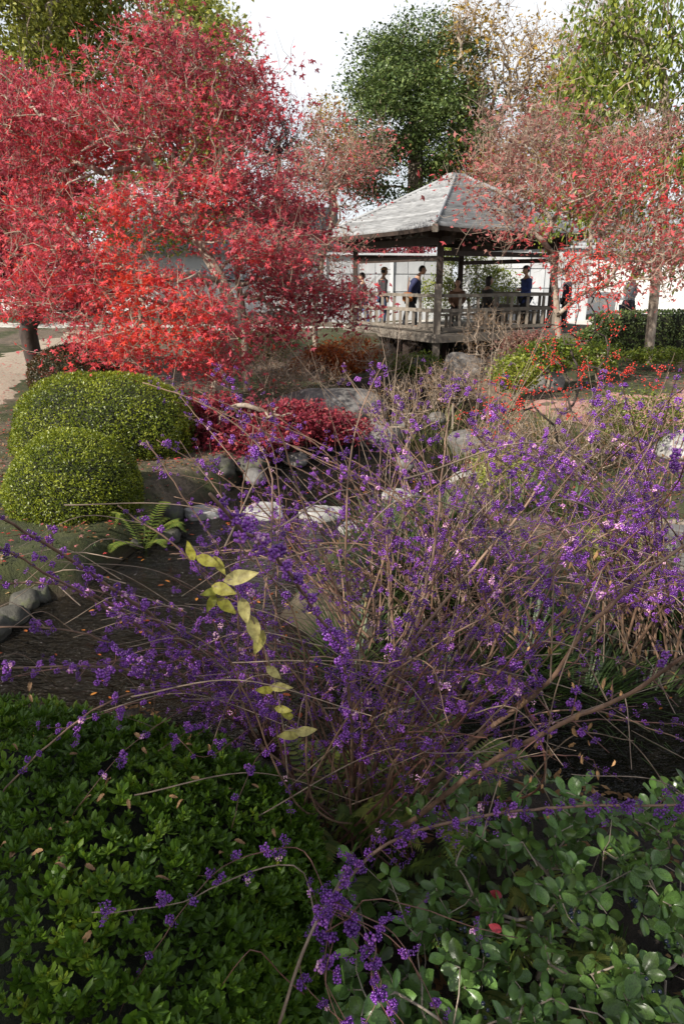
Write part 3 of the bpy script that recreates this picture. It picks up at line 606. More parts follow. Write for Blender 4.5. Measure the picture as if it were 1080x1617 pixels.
# camphors at the back left
E_ = ellip
tree('camphor_tree', 'tall olive green camphor tree rising behind the top of the red maple', 'tree', trunkline([base_at(170, 30), P(190, 330, 30), P(200, 160, 30)]),
     [E_(230, 40, 30, 130, 60, 3), E_(320, 90, 29, 65, 75, 2.5), E_(330, 180, 29, 60, 50, 2.5), E_(180, 130, 30, 90, 90, 3), E_(280, 230, 29, 100, 60, 2.5)], 600, 50, (.36, .36, .26), .175, T_DIAM, 'camphor', rtip=.012, rbase=.35, step=.5, shell=.5)
tree('camphor_tree', 'light olive camphor tree filling the upper left corner', 'tree', trunkline([base_at(-40, 27), P(0, 300, 27), P(20, 150, 27)]),
     [E_(20, 60, 27, 120, 90, 3), E_(-60, 170, 27, 110, 90, 3), E_(70, 150, 27, 70, 90, 2.5), E_(40, -60, 27, 130, 70, 3)], 620, 50, (.36, .36, .24), .165, T_DIAM, 'camphor', rtip=.012, rbase=.33, step=.5, shell=.5,
     tint=lambda pos, k, n: .5+.22*R.normal(size=n))
tree('broadleaf_tree', 'shaded dark green tree low behind the left maple', 'tree', trunkline([base_at(60, 24), P(60, 420, 24)]),
     [E_(60, 300, 24, 120, 70, 2.5), E_(250, 330, 26, 120, 60, 2), E_(-30, 400, 22, 90, 50, 2), E_(30, 220, 25, 120, 60, 2)], 420, 40, (.3, .3, .24), .14, T_DIAM, 'camphor', rtip=.012, rbase=.25, step=.5, shell=.5, tint=lambda pos, k, n: .2+.2*R.normal(size=n))
# dark evergreen in the middle
tree('evergreen_tree', 'tall dense dark green evergreen standing behind the pavilion roof', 'tree', trunkline([base_at(655, 36), P(655, 330, 36), P(660, 120, 36)]),
     [E_(655, 78, 36, 60, 38, 3), E_(612, 120, 35, 58, 45, 2.6), E_(700, 120, 36, 58, 55, 3), E_(590, 200, 35, 46, 60, 3), E_(705, 205, 35, 60, 60, 3.2), E_(588, 275, 35, 40, 34, 2), E_(645, 270, 35, 80, 42, 3), E_(725, 275, 36, 48, 40, 2.5), E_(640, 170, 34, 70, 55, 2.6), E_(745, 205, 36, 26, 50, 2)],
     330, 225, (.46, .46, .26), .145, T_DIAM, 'dark_green', rtip=.014, rbase=.4, step=.6, shell=.75, up=1.2, tint=lambda pos, k, n: .45+.24*R.normal(size=n))
tree('yellowing_tree', 'small tree with yellow leaves left of the dark evergreen', 'tree', trunkline([base_at(525, 33), P(525, 300, 33)]),
     [E_(520, 180, 33, 27, 22, 1.2), E_(500, 250, 33, 30, 50, 1.5), E_(545, 250, 33, 28, 40, 1.5)], 150, 34, (.25, .25, .2), .11, T_DIAM, 'gold', rtip=.012, rbase=.16, step=.4, tint=lambda pos, k, n: .45+.25*R.normal(size=n))
tree('bare_tree', 'dusky purple twiggy tree against the sky beside the red maple', 'tree', trunkline([base_at(440, 36), P(440, 330, 36), P(440, 240, 36)]),
     [E_(430, 215, 36, 45, 40, 2), E_(450, 260, 36, 45, 40, 2)], 260, 10, (.3, .3, .3), .10, T_DIAM, 'crimson', bark='bark_dark', rtip=.012, rbase=.18, step=.4, twigs=3, tint=lambda pos, k, n: .12+.1*R.normal(size=n))
tree('bare_tree', 'nearly bare pale tree holding few orange leaves beside the dark evergreen', 'tree', trunkline([base_at(790, 34), P(785, 420, 34), P(775, 340, 34), P(770, 230, 34)]),
     [E_(745, 90, 34, 50, 90, 2.2), E_(790, 90, 34, 60, 75, 2.4), E_(850, 110, 34, 55, 75, 2.2), E_(730, 30, 34, 35, 50, 1.5), E_(760, 260, 34, 50, 80, 2), E_(840, 240, 33, 60, 50, 2)], 440, 16, (.42, .42, .25), .14, T_OVAL, 'gold', rtip=.014, rbase=.3, step=.5, twigs=3, bare=.3, arch=.0, wob=.05,
     tint=lambda pos, k, n: .5+.25*R.normal(size=n))
tree('bare_tree', 'leafless grey brown tree at the top right in front of the sky', 'tree', trunkline([base_at(935, 42), P(930, 300, 42), P(930, 180, 42)]),
     [E_(930, 60, 42, 50, 60, 2.5), E_(980, 40, 42, 50, 50, 2), E_(890, 110, 42, 40, 50, 2)], 260, 0, (.5, .5, .3), .1, T_DIAM, 'tan', rtip=.016, rbase=.3, step=.6, twigs=5, arch=-.03, wob=.05)
tree('evergreen_tree', 'small dark round evergreen below the leafless tree', 'tree', trunkline([base_at(915, 38), P(915, 250, 38)]),
     [E_(925, 125, 38, 42, 40, 2), E_(895, 200, 38, 60, 60, 2.5), E_(960, 200, 38, 40, 60, 2)], 260, 46, (.34, .34, .26), .15, T_DIAM, 'dark_green', rtip=.012, rbase=.25, step=.5, shell=.5)
tree('yellowing_tree', 'ochre tree low behind the right side of the pavilion', 'tree', trunkline([base_at(840, 31), P(840, 330, 31)]),
     [E_(860, 160, 35, 50, 40, 2), E_(820, 270, 31, 80, 45, 2), E_(900, 310, 31, 90, 50, 2), E_(850, 340, 31, 90, 30, 2)], 300, 30, (.34, .34, .25), .13, T_DIAM, 'gold', rtip=.012, rbase=.2, step=.5, tint=lambda pos, k, n: .15+.25*R.normal(size=n), twigs=1)
tree('grey_trunk_tree', 'yellow green tree with drooping leaves and a pale mottled trunk at right', 'tree', trunkline([base_at(1033, 15), P(1037, 420, 15), P(1045, 330, 15), P(1052, 190, 15), P(1040, 70, 15)]),
     [E_(1010, 60, 15, 70, 90, 1.6), E_(1060, 140, 15, 80, 90, 1.6), E_(960, 160, 15, 60, 55, 1.3), E_(930, 240, 15.4, 65, 45, 1.2), E_(1020, 260, 15, 80, 50, 1.6), E_(1090, 280, 15, 60, 70, 1.2), E_(985, 350, 15.8, 65, 40, 1), E_(930, 80, 15, 40, 50, .8), E_(900, 170, 15, 40, 40, .8), E_(960, 20, 15, 60, 50, .8), E_(900, 330, 15.5, 60, 50, .8), E_(1060, 400, 15.2, 40, 60, .6), E_(980, 420, 15.6, 50, 30, .5)],
     600, 19, (.18, .18, .16), .10, T_OVAL, 'lime', rtip=.008, rbase=.10, step=.3, shell=.3, droop=1.0, tint=lambda pos, k, n: .55+.24*R.normal(size=n), wob=.2)
# shrubs behind the pavilion
tree('yellow_green_shrub', 'bright yellow green shrub seen between the pavilion posts', 'shrub', trunkline([base_at(740, 25.2), P(740, 470, 25.2)]),
     [E_(735, 430, 25.2, 55, 42, .5), E_(790, 460, 25.2, 40, 35, .5), E_(690, 470, 25.2, 30, 32, .5), E_(720, 395, 25.2, 22, 22, .4)], 170, 46, (.13, .1, .12), .075, T_OVAL, 'lime', rtip=.006, rbase=.05, step=.2, tint=lambda pos, k, n: .7+.22*R.normal(size=n))
tree('crimson_shrub', 'deep crimson maple top seen under the left eave of the pavilion', 'tree', trunkline([base_at(640, 28.5), P(640, 430, 28.5)]),
     [E_(635, 396, 28.5, 50, 17, .8), E_(570, 400, 28.5, 40, 20, .8)], 130, 50, (.16, .16, .1), .09, T_DIAM, 'crimson', rtip=.006, rbase=.07, step=.25)
tree('yellow_green_shrub', 'low yellow green shrub above the tall boarded wall', 'shrub', trunkline([base_at(800, 28.6), P(800, 430, 28.6)]),
     [E_(810, 380, 28.6, 90, 16, .7), E_(760, 388, 28.6, 60, 14, .6)], 130, 40, (.18, .16, .12), .09, T_DIAM, 'lime', rtip=.006, rbase=.07, step=.25, tint=lambda pos, k, n: .5+.2*R.normal(size=n))

# ------------------------------------------------------------------ maples
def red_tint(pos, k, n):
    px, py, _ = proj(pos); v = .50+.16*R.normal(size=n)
    v += .40*np.exp(-(((px-195)/55)**2+((py-385)/105)**2)) + .22*np.exp(-(((px-270)/150)**2+((py-520)/75)**2)) - .10*np.clip((400-py)/400, 0, 1)  # first term a truly vivid patch; the lower one puts sunlight into the tint
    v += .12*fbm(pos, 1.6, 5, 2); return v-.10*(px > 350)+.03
tree('red_maple', 'large scarlet maple with spreading star leaves beside the clipped green mounds', 'maple tree',
     trunkline([np.array([*P(332, 640, 9.6)[:2], .35]), P(352, 560, 9.7), P(372, 510, 9.7), P(355, 455, 9.8), P(325, 400, 9.9), P(292, 345, 10.0), P(270, 290, 10.1)], n=5),
     [E_(260, 90, 10.6, 75, 80, .8), E_(190, 200, 10.2, 120, 70, 1.1), E_(330, 200, 10.6, 95, 70, .9), E_(80, 230, 10.2, 100, 80, 1), E_(380, 300, 10.2, 90, 55, .8), E_(190, 350, 8.9, 80, 60, .6), E_(130, 420, 9.3, 110, 60, .8),
      E_(240, 470, 8.8, 130, 50, .7), E_(250, 545, 8.6, 110, 42, .6), E_(330, 500, 8.7, 60, 40, .5), E_(60, 340, 10.2, 80, 50, 1), E_(420, 390, 9.8, 70, 45, .7), E_(190, 545, 8.7, 60, 30, .5), E_(380, 120, 11, 30, 70, .5), E_(30, 170, 10.4, 60, 60, .8), E_(60, 470, 9.8, 90, 32, .6), E_(140, 515, 9.4, 60, 26, .5), E_(330, 570, 9.0, 60, 28, .5), E_(290, 320, 10, 80, 60, .8), E_(400, 160, 11, 45, 50, .5)],
     1450, 19, (.20, .20, .05), .085, T_MAPLE5, 'red', stray=.16, rtip=.0038, rbase=.085, step=.22, up=1.1, tint=red_tint, arch=.05, wob=.22, twigs=3, shell=.15)
tree('red_maple', 'dusky crimson maple with a black leaning trunk at the left edge', 'maple tree',
     trunkline([base_at(48, 13.2, -.05), P(45, 520, 13.0), P(60, 478, 12.9), P(20, 440, 12.8), P(-40, 410, 12.6)], n=5),
     [E_(40, 290, 12.6, 90, 60, 1), E_(-20, 390, 12.4, 100, 60, 1), E_(90, 410, 12.2, 80, 50, .8), E_(60, 455, 12.4, 90, 24, .7), E_(20, 180, 12.8, 90, 60, 1), E_(130, 470, 11.6, 60, 40, .6)],
     480, 40, (.2, .2, .07), .085, T_MAPLE3, 'crimson', bark='bark_dark', rtip=.005, rbase=.16, step=.25, up=1.0, arch=.03, wob=.25, twigs=1, shell=.15, tint=lambda pos, k, n: .58+.2*R.normal(size=n)+.15*fbm(pos, 1.2, 9, 2))
tree('thinning_maple', 'half bare maple with pinkish seeds and grey trunks left of the pavilion', 'maple tree',
     trunkline([base_at(500, 15.5), P(497, 500, 15.5), P(505, 430, 15.5), P(520, 370, 15.5), P(530, 320, 15.5)], n=5),
     [E_(520, 260, 15.5, 70, 50, 1), E_(470, 310, 15.2, 70, 45, 1), E_(550, 290, 15.6, 45, 50, .9), E_(480, 400, 15, 60, 45, .8), E_(590, 240, 15.8, 40, 40, .6), E_(440, 370, 15, 60, 50, .8), E_(520, 200, 16, 50, 25, .6), E_(450, 450, 14.5, 60, 40, .8), E_(540, 400, 15.2, 40, 50, .6)],
     480, 11, (.24, .24, .10), .07, T_MAPLE3, 'pink', rtip=.0045, rbase=.06, step=.25, up=.8, arch=.03, wob=.25, twigs=4, shell=.1, tint=lambda pos, k, n: .42+.22*R.normal(size=n), bare=.15)
tree('thinning_maple', 'multi stemmed pale trunk maple with loose red sprays right of the red maple', 'maple tree',
     trunkline([base_at(385, 11.8), P(384, 500, 11.8), P(375, 440, 11.8), P(372, 385, 11.8), P(370, 345, 11.8)], n=5),
     [E_(400, 300, 12, 60, 50, .8), E_(430, 440, 11.4, 60, 45, .7), E_(500, 470, 11.2, 55, 40, .7), E_(560, 480, 11.4, 50, 40, .6), E_(470, 350, 12, 50, 40, .7), E_(440, 520, 10.8, 60, 30, .6)],
     330, 20, (.18, .18, .07), .075, T_MAPLE3, 'red', rtip=.0042, rbase=.06, step=.2, up=.9, arch=.03, wob=.25, twigs=3, shell=.1, tint=lambda pos, k, n: .38+.2*R.normal(size=n), bare=.1)
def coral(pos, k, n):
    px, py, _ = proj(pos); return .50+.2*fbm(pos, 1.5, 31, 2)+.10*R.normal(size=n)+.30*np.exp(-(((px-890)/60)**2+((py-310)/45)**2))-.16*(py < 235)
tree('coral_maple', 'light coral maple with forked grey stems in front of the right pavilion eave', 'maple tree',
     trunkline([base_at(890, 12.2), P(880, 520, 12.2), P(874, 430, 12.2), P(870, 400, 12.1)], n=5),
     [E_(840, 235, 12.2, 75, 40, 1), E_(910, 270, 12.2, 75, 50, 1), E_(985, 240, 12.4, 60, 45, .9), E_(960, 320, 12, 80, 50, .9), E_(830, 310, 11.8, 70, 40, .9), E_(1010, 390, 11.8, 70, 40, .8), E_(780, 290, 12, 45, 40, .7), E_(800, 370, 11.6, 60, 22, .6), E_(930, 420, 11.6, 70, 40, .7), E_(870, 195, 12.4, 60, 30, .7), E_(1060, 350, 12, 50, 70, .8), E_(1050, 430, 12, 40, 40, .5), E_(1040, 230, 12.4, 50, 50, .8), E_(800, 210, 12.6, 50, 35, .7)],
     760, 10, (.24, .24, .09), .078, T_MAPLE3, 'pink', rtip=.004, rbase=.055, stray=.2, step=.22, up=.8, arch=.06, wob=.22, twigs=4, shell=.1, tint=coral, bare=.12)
tree('weeping_maple', 'low spreading crimson lace maple hanging over the upper stream', 'maple tree',
     trunkline([np.array([*P(335, 700, 8.2)[:2], .2]), P(350, 660, 8.2), P(380, 640, 8.3), P(420, 650, 8.3)], n=5),
     [E_(390, 690, 8.2, 85, 32, .6), E_(450, 660, 8.6, 75, 26, .6), E_(350, 730, 7.9, 50, 22, .4), E_(520, 675, 8.8, 55, 25, .5), E_(330, 650, 8.3, 40, 30, .4)],
     420, 46, (.10, .10, .03), .055, T_MAPLE3, 'crimson', rtip=.003, rbase=.04, step=.15, up=1.2, arch=.1, twigs=1, shell=.1, tint=lambda pos, k, n: .46+.2*R.normal(size=n))
tree('rust_maple', 'low rust orange maple bush left below the pavilion deck', 'maple tree',
     trunkline([base_at(545, 14.2), P(545, 575, 14.2)]), [E_(545, 560, 14.2, 55, 26, .6), E_(500, 580, 14, 40, 22, .5)], 140, 44, (.1, .1, .05), .06, T_MAPLE3, 'orange', rtip=.004, rbase=.03, step=.15)
# low shrubs on the banks
def shrub(px, py, d, rx, ry, mat, label, n=90, per=40, size=.05, tint=.5, cat='shrub', name='low_shrub', tpl=T_OVAL, rd=.35):
    c = P(px, py, d); z = gz(c[0], c[1]); tree(name, label, cat, trunkline([np.array([c[0], c[1], z-.05]), np.array([c[0], c[1], max(z+.1, c[2]-.1)])], n=3), [E_(px, py, d, rx, ry, rd)], n, per, (.07, .07, .05), size, tpl, mat, rtip=.004, rbase=.025, step=.12,
          tint=lambda pos, k, nn: tint+.2*R.normal(size=nn), shell=.5)
shrub(420, 545, 13.5, 50, 22, 'dark_green', 'dark green low shrub between the maples near the pavilion', 110, tint=.6)
shrub(655, 575, 14.6, 40, 16, 'lime', 'green low shrub at the foot of the pavilion corner', 80, tint=.35)
shrub(870, 560, 11.8, 50, 22, 'lime', 'bright green shrub among the red berries', 90, tint=.32)
shrub(945, 562, 12.6, 36, 18, 'lime', 'yellow green shrub right of the red berried shrub', 60, tint=.4)
shrub(815, 590, 11, 34, 26, 'lime', 'small yellow green shrub beside the brown boulder', 70, tint=.7)
shrub(830, 545, 13.5, 45, 20, 'pink', 'low pinkish azalea patch at the pavilion step', 70, tint=.12)
shrub(1040, 562, 14, 50, 10, 'lime', 'pale green perennials along the pink littered path', 60, tint=.5)
shrub(1010, 655, 7.6, 75, 38, 'camphor', 'brownish green shrub beside the large white boulder', 130, size=.03, tint=.15)
shrub(790, 750, 6.6, 42, 34, 'camphor', 'small dark green shrub beside the white rounded boulder', 110, size=.03, tint=.4)
shrub(985, 865, 4.5, 50, 26, 'camphor', 'mossy green low shrub next to the grey mossy boulder', 110, size=.022, tint=.4)
shrub(120, 590, 15, 60, 14, 'lime', 'small green plants behind the brown clipped mound', 70, tint=.5)

for px, py, d, rx, ry, lab in [(640, 640, 9.0, 70, 40, 'bare brown twiggy shrub above the upper stream'), (800, 700, 7.2, 60, 60, 'bare brown twiggy shrub behind the white rounded boulder'), (920, 690, 6.8, 70, 60, 'leafless twiggy shrub below the pink littered path'), (480, 600, 10.5, 70, 30, 'tangle of pale bare twigs above the big sloping boulder'),
        (600, 545, 13.5, 60, 45, 'thin bare saplings in front of the left side of the pavilion deck'), (775, 535, 13.2, 55, 50, 'thin bare saplings in front of the pavilion bench side'),
        (720, 600, 10.5, 60, 35, 'bare twiggy shrub beside the rounded brown boulder'), (430, 570, 11, 60, 30, 'tangle of bare twigs under the loose red sprays')]:
    c = P(px, py, d); z = gz(c[0], c[1]); m = mpp(py, d)
    tree('bare_shrub', lab, 'shrub', trunkline([np.array([c[0], c[1], z-.05]), np.array([c[0], c[1], z+.12])], n=3), [(np.array([c[0], c[1], max(c[2], z+.25)]), np.array([rx*m, .5, ry*m]))], 150, 5, (.08, .08, .07), .035, T_NARROW, 'tan', bark='bark', rtip=.0028, rbase=.02, step=.12, twigs=3, shell=.3, arch=.0)
# clipped mounds: dense shells of tiny leaves
def mound(c, r, mat, label, n, size, p=2.3, group=None, brown=0, tpl=T_OVAL, name='clipped_shrub', seed=0):
    t = thing(name, label, 'clipped shrub', group); c = np.array(c); r = np.array(r)
    u = norm(R.normal(size=(n, 3))); k = (np.abs(u)**p).sum(1)**(-1/p); v = u*k[:, None]; v[:, 2] = np.maximum(v[:, 2], -.75)
    bump_ = 1+.05*fbm(v, 2.6, seed, 3)+.012*fbm(v, 9, seed+1, 2); depth = 1-.09*R.random(n)**1.6
    pos = c+v*r*(bump_*depth)[:, None]; nn = norm(v/r)
    rot = dirrot(norm(nn*.45+R.normal(size=(n, 3))*.8+np.array([0, 0, .15])), nn+R.normal(size=(n, 3))*.5)
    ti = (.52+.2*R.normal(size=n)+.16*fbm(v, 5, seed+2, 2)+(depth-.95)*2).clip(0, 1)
    MB().scatter(tpl, pos, rot, size*(1+.3*R.normal(size=n)).clip(.5, 1.6), ti).build('foliage', M[mat], t, kind='stuff')
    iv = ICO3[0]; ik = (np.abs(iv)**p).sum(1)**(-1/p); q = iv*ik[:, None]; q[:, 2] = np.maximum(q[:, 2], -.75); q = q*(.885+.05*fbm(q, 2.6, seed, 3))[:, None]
    MB().add(c+q*r, None, ICO3[2], .2).build('inner_core', M['inner'], t, smooth=True)
    rebase(t, (c[0], c[1], gz(c[0], c[1]))); return t
M['inner'] = surfmat('inner_core', (.008, .010, .004), (.022, .024, .010), 40, .95, .8, .02)  # solid near-black core that fills the shrubs beneath the leaves
GM = 'clipped mounds on the left bank'
mound((-2.38, 5.85, .42), (.57, .55, .52), 'box', 'round bright green clipped mound closest to the fern', 46000, .0205, tpl=T_DIAM, seed=1, group=GM)
mound((-2.72, 7.75, .55), (1.0, .8, .66), 'box', 'wide green clipped mound between the round mound and the red maple', 56000, .025, tpl=T_DIAM, seed=4, group=GM)
mound((-3.95, 10.2, .82), (.62, .6, .48), 'box_dark', 'small brownish clipped mound furthest back on the left', 26000, .028, tpl=T_DIAM, seed=7, group=GM)
mound((9.4, 16.4, 1.0), (3.6, .45, .52), 'dark_green', 'long dark clipped hedge in front of the white wall', 26000, .06, tpl=T_DIAM, p=6, name='clipped_hedge', seed=9)

# ------------------------------------------------------------------ people in and around the pavilion
def skin(name, joints, edges, mat, parent, sub=2):
    ks = list(joints); me = bpy.data.meshes.new(name); me.from_pydata([joints[k][0] for k in ks], [(ks.index(a), ks.index(b)) for a, b in edges], [])
    o = bpy.data.objects.new(name, me); COL.objects.link(o); o.modifiers.new('s', 'SKIN')
    for i, k in enumerate(ks):
        r = joints[k][1]; me.skin_vertices[0].data[i].radius = (r, r) if np.isscalar(r) else r
    me.skin_vertices[0].data[0].use_root = True
    m = o.modifiers.new('d', 'SUBSURF'); m.levels = sub; m.render_levels = sub
    dg = bpy.context.evaluated_depsgraph_get(); nm = bpy.data.meshes.new_from_object(o.evaluated_get(dg)); bpy.data.objects.remove(o); nm.name = name
    nm.materials.clear(); nm.materials.append(mat)
    for p in nm.polygons: p.use_smooth = True
    return link(name, nm, parent)
def person(loc, face, label, top, legs, hair='short', hat=None, lean=0.0, pose='walk', coat=.0, scale=1.0, bag=None, shoes=(.02, .02, .02)):
    t = thing('person', label, 'person')
    sit = pose == 'sit'; hz = .50 if sit else .92
    fw = lambda z: lean*(z-hz)               # forward shift with height, +y is forward
    J = {}
    J['pelvis'] = ((0, 0, hz), (.15, .11)); J['waist'] = ((0, fw(hz+.2), hz+.2), (.135, .10)); J['chest'] = ((0, fw(hz+.40), hz+.40), (.165, .115))
    J['collar'] = ((0, fw(hz+.53), hz+.53), (.10, .075)); J['neck'] = ((0, fw(hz+.60)+.015, hz+.60), .052); J['skull'] = ((0, fw(hz+.68)+.03, hz+.68), .06)
    for s, n in ((-1, 'l'), (1, 'r')):
        J['sh'+n] = ((s*.17, fw(hz+.47), hz+.475), .06)
        up = {'walk': ((s*.22, fw(hz+.3)-.08*s, hz+.24), (s*.2, fw(hz+.15)+.06-.10*s, hz+.02)), 'fold': ((s*.23, fw(hz+.3)-.02, hz+.22), (s*.06, fw(hz+.2)+.20, hz+.20)),
              'sit': ((s*.21, .0, hz+.24), (s*.12, .22, hz+.14)), 'stand': ((s*.22, fw(hz+.2)-.02, hz+.21), (s*.21, fw(hz)+.06, hz-.03))}[pose]
        J['el'+n] = (up[0], .045); J['wr'+n] = (up[1], .031); d = norm(np.array(up[1])-np.array(up[0])); J['pa'+n] = (tuple(np.array(up[1])+d*.07), (.038, .018))
        if sit: J['hp'+n] = ((s*.09, .02, hz-.02), .085); J['kn'+n] = ((s*.11, .42, hz-.02), .062); J['an'+n] = ((s*.11, .42, .09), .042); J['to'+n] = ((s*.11, .58, .035), (.04, .03))
        else:
            st = .16*s if pose == 'walk' else .02
            J['hp'+n] = ((s*.085, 0, hz-.07), .085); J['kn'+n] = ((s*.09, st*.9+.02, .49), .062); J['an'+n] = ((s*.09, st*1.2-.02, .09), .042); J['to'+n] = ((s*.10, st*1.2+.14, .035), (.04, .028))
    F = {}; FE = []
    for s, n in ((-1, 'l'), (1, 'r')):
        b = np.array(J['pa'+n][0]); d = norm(b-np.array(J['wr'+n][0])); side = norm(np.cross(d, [s, 0, .01]))
        for q, ln_ in enumerate((.065, .075, .07, .055)):
            o_ = side*(q-1.5)*.019; a = b+d*.025+o_; F[f'f{n}{q}'] = (tuple(a), .009); F[f'g{n}{q}'] = (tuple(a+d*ln_*.6+np.array([-s*.008, 0, 0])), .008); F[f'h{n}{q}'] = (tuple(a+d*ln_+np.array([-s*.022, 0, 0])), .006); FE += [('pa'+n, f'f{n}{q}'), (f'f{n}{q}', f'g{n}{q}'), (f'g{n}{q}', f'h{n}{q}')]
        a = np.array(J['wr'+n][0])+d*.035-side*.03; F['t'+n] = (tuple(a), .011); F['u'+n] = (tuple(a+d*.03-side*.02), .008); FE += [('wr'+n, 't'+n), ('t'+n, 'u'+n)]
    E = [('pelvis', 'waist'), ('waist', 'chest'), ('chest', 'collar'), ('collar', 'neck'), ('neck', 'skull')]
    for n in 'lr': E += [('collar', 'sh'+n), ('sh'+n, 'el'+n), ('el'+n, 'wr'+n), ('wr'+n, 'pa'+n), ('pelvis', 'hp'+n), ('hp'+n, 'kn'+n), ('kn'+n, 'an'+n), ('an'+n, 'to'+n)]
    b = skin('body', {**J, **F}, E+FE, M['skin'], t, 1)
    # head with nose, chin and ears, joined to the body mesh
    v, _, tr = ICO3; v = v.copy(); z = v[:, 2]; y = v[:, 1]
    hv = v*np.array([.078, .098, .118]); hv[:, 0] *= 1-.28*np.clip(-z, 0, 1)**1.3; hv[:, 1] += np.where((z < 0) & (y > 0), .012*-z, 0)
    nose = np.exp(-((v[:, 0]/.16)**2+((z+.08)/.22)**2))*(y > .5); hv[:, 1] += nose*.026
    hv[:, 1] -= np.exp(-(((np.abs(v[:, 0])-.36)/.16)**2+((z-.10)/.12)**2))*(y > .4)*.010
    ear = np.exp(-(((y+.02)/.16)**2+((z+.0)/.22)**2))*(np.abs(v[:, 0]) > .8); hv[:, 0] += np.sign(v[:, 0])*ear*.018
    hc = np.array([0, fw(hz+.74)+.045+lean*.05, hz+.742]); import bmesh
    bm = bmesh.new(); bm.from_mesh(b.data); vs_ = [bm.verts.new(tuple(p+hc)) for p in hv]
    for f in tr: bm.faces.new([vs_[i] for i in f]).smooth = True
    bm.to_mesh(b.data); bm.free()
    mb = MB()
    for s in (-1, 1): mb.add(ICO1[0]*np.array([.013, .008, .008])+hc+np.array([s*.03, .083, .012]), None, ICO1[2])
    mb.build('eyes', M['hair'], t); MB().add(ICO1[0]*np.array([.022, .006, .006])+hc+np.array([0, .088, -.055]), None, ICO1[2]).build('mouth', M['lip'], t)
    # hair
    hm = v[(z > -2)]; hr = v*np.array([.088, .108, .128]); 
    if hair == 'long': hr[:, 2] = np.where(z < 0, hr[:, 2]*1.9, hr[:, 2]); hr[:, 1] = np.where((y > .2) & (z < .45), np.minimum(hr[:, 1], .01), hr[:, 1])
    else: hr[:, 1] = np.where((y > .1) & (z < .42), np.minimum(hr[:, 1], -.0), hr[:, 1]); hr[:, 2] = np.maximum(hr[:, 2], -.05)
    MB().add(hr*(1+.02*fbm(v, 6, 3))[:, None]+hc+np.array([0, -.012, .012]), None, tr).build('hair', M['hair'], t, smooth=True)
    if hat:
        hh = v*np.array([.095, .118, .10]); hh[:, 2] = np.maximum(hh[:, 2], -.0); mb = MB().add(hh+hc+np.array([0, -.008, .055]), None, tr)
        mb.add(v*np.array([.08, .07, .008])+hc+np.array([0, .13, .062]), None, tr).build('cap', cloth('cap_cloth', hat), t, smooth=True)
    cl = {k: (J[k][0], np.array(J[k][1])*1.0+g_) for k, g_ in [('pelvis', .04+coat*.02), ('waist', .04), ('chest', .035), ('collar', .02), ('shl', .028), ('shr', .028), ('ell', .026), ('elr', .026), ('wrl', .022), ('wrr', .022)]}
    cl = {k: (p, tuple(r) if np.ndim(r) else (float(r), float(r))) for k, (p, r) in cl.items()}
    ed = [('pelvis', 'waist'), ('waist', 'chest'), ('chest', 'collar')]+[e for n in 'lr' for e in (('collar', 'sh'+n), ('sh'+n, 'el'+n), ('el'+n, 'wr'+n))]
    if coat: cl['hem'] = ((0, -.01, hz-.10-coat*.2), (.19, .15)); ed.append(('pelvis', 'hem'))
    skin('jacket', cl, ed, cloth('jacket_cloth', top), t)
    pj = {k: (J[k][0], tuple((np.array(J[k][1])+g_)*np.ones(2))) for k, g_ in [('pelvis', .02), ('hpl', .018), ('hpr', .018), ('knl', .022), ('knr', .022), ('anl', .024), ('anr', .024)]}
    skin('trousers', pj, [('pelvis', 'hpl'), ('hpl', 'knl'), ('knl', 'anl'), ('pelvis', 'hpr'), ('hpr', 'knr'), ('knr', 'anr')], cloth('trouser_cloth', legs), t)
    for n in 'lr':
        a = np.array(J['an'+n][0]); q = np.array(J['to'+n][0]); c = (a+q)/2; c[2] = .045
        MB().add(ICO2[0]*np.array([.05, .145, .05])+c, None, ICO2[2]).build('shoe', cloth('shoe_leather', shoes), t, smooth=True)
    if bag:
        mb = MB().tube([(0.26, -.05, hz+.1), (.2, -.02, hz+.45), (.0, -.05, hz+.55)], .012, 5); x = ICO3[0]; kk = (np.abs(x)**5).sum(1)**(-.2); mb.add(x*kk[:, None]*np.array([.07, .15, .13])+np.array([.30, -.03, hz]), None, ICO3[2])
        g = mb.build('bag', cloth('bag_leather', bag), t, smooth=True)
    t.location = loc; t.rotation_euler = (0, 0, face); t.scale = (scale,)*3; return t
M['lip'] = simple('lips', (.3, .08, .07), .5)
def floor_pt(px, d): x = P(px, 480, d)[0]; return (x, d, FZ)
PI = math.pi
person(floor_pt(648, 19.9), -PI/2-.3, 'person in a navy jacket leaning forward by the left railing', (.018, .022, .07), (.015, .016, .02), lean=.36, pose='walk', bag=(.30, .10, .02), scale=.94)
person((P(828, 480, 20.4)[0], 20.4, FZ), PI/2+.25, 'person in a blue jacket and dark cap near the right pavilion post', (.028, .045, .16), (.012, .012, .016), hat=(.02, .022, .03), pose='fold', coat=.5, scale=.94)
person((P(768, 480, 21.2)[0], 21.2, FZ-.02), -PI/2+.2, 'person with long dark hair seated on the pavilion bench', (.03, .026, .024), (.02, .02, .025), hair='long', pose='sit', scale=1.05)
person((P(721, 480, 21.8)[0], 21.8, FZ-.02), PI-.2, 'person in a brown coat seated half behind the dark post', (.14, .07, .04), (.03, .025, .025), hair='long', pose='sit', scale=1.0)
person((P(573, 480, 22.6)[0], 22.6, .62), PI/2, 'person in blue jeans walking behind the crimson sprays', (.03, .03, .035), (.06, .10, .22), pose='walk', scale=1.0)
person((P(990, 480, 17.8)[0], 17.8, .68), -PI/2-.2, 'person in a light grey jacket walking in front of the white wall', (.30, .32, .35), (.03, .035, .06), pose='walk', lean=.1, bag=(.02, .02, .03))
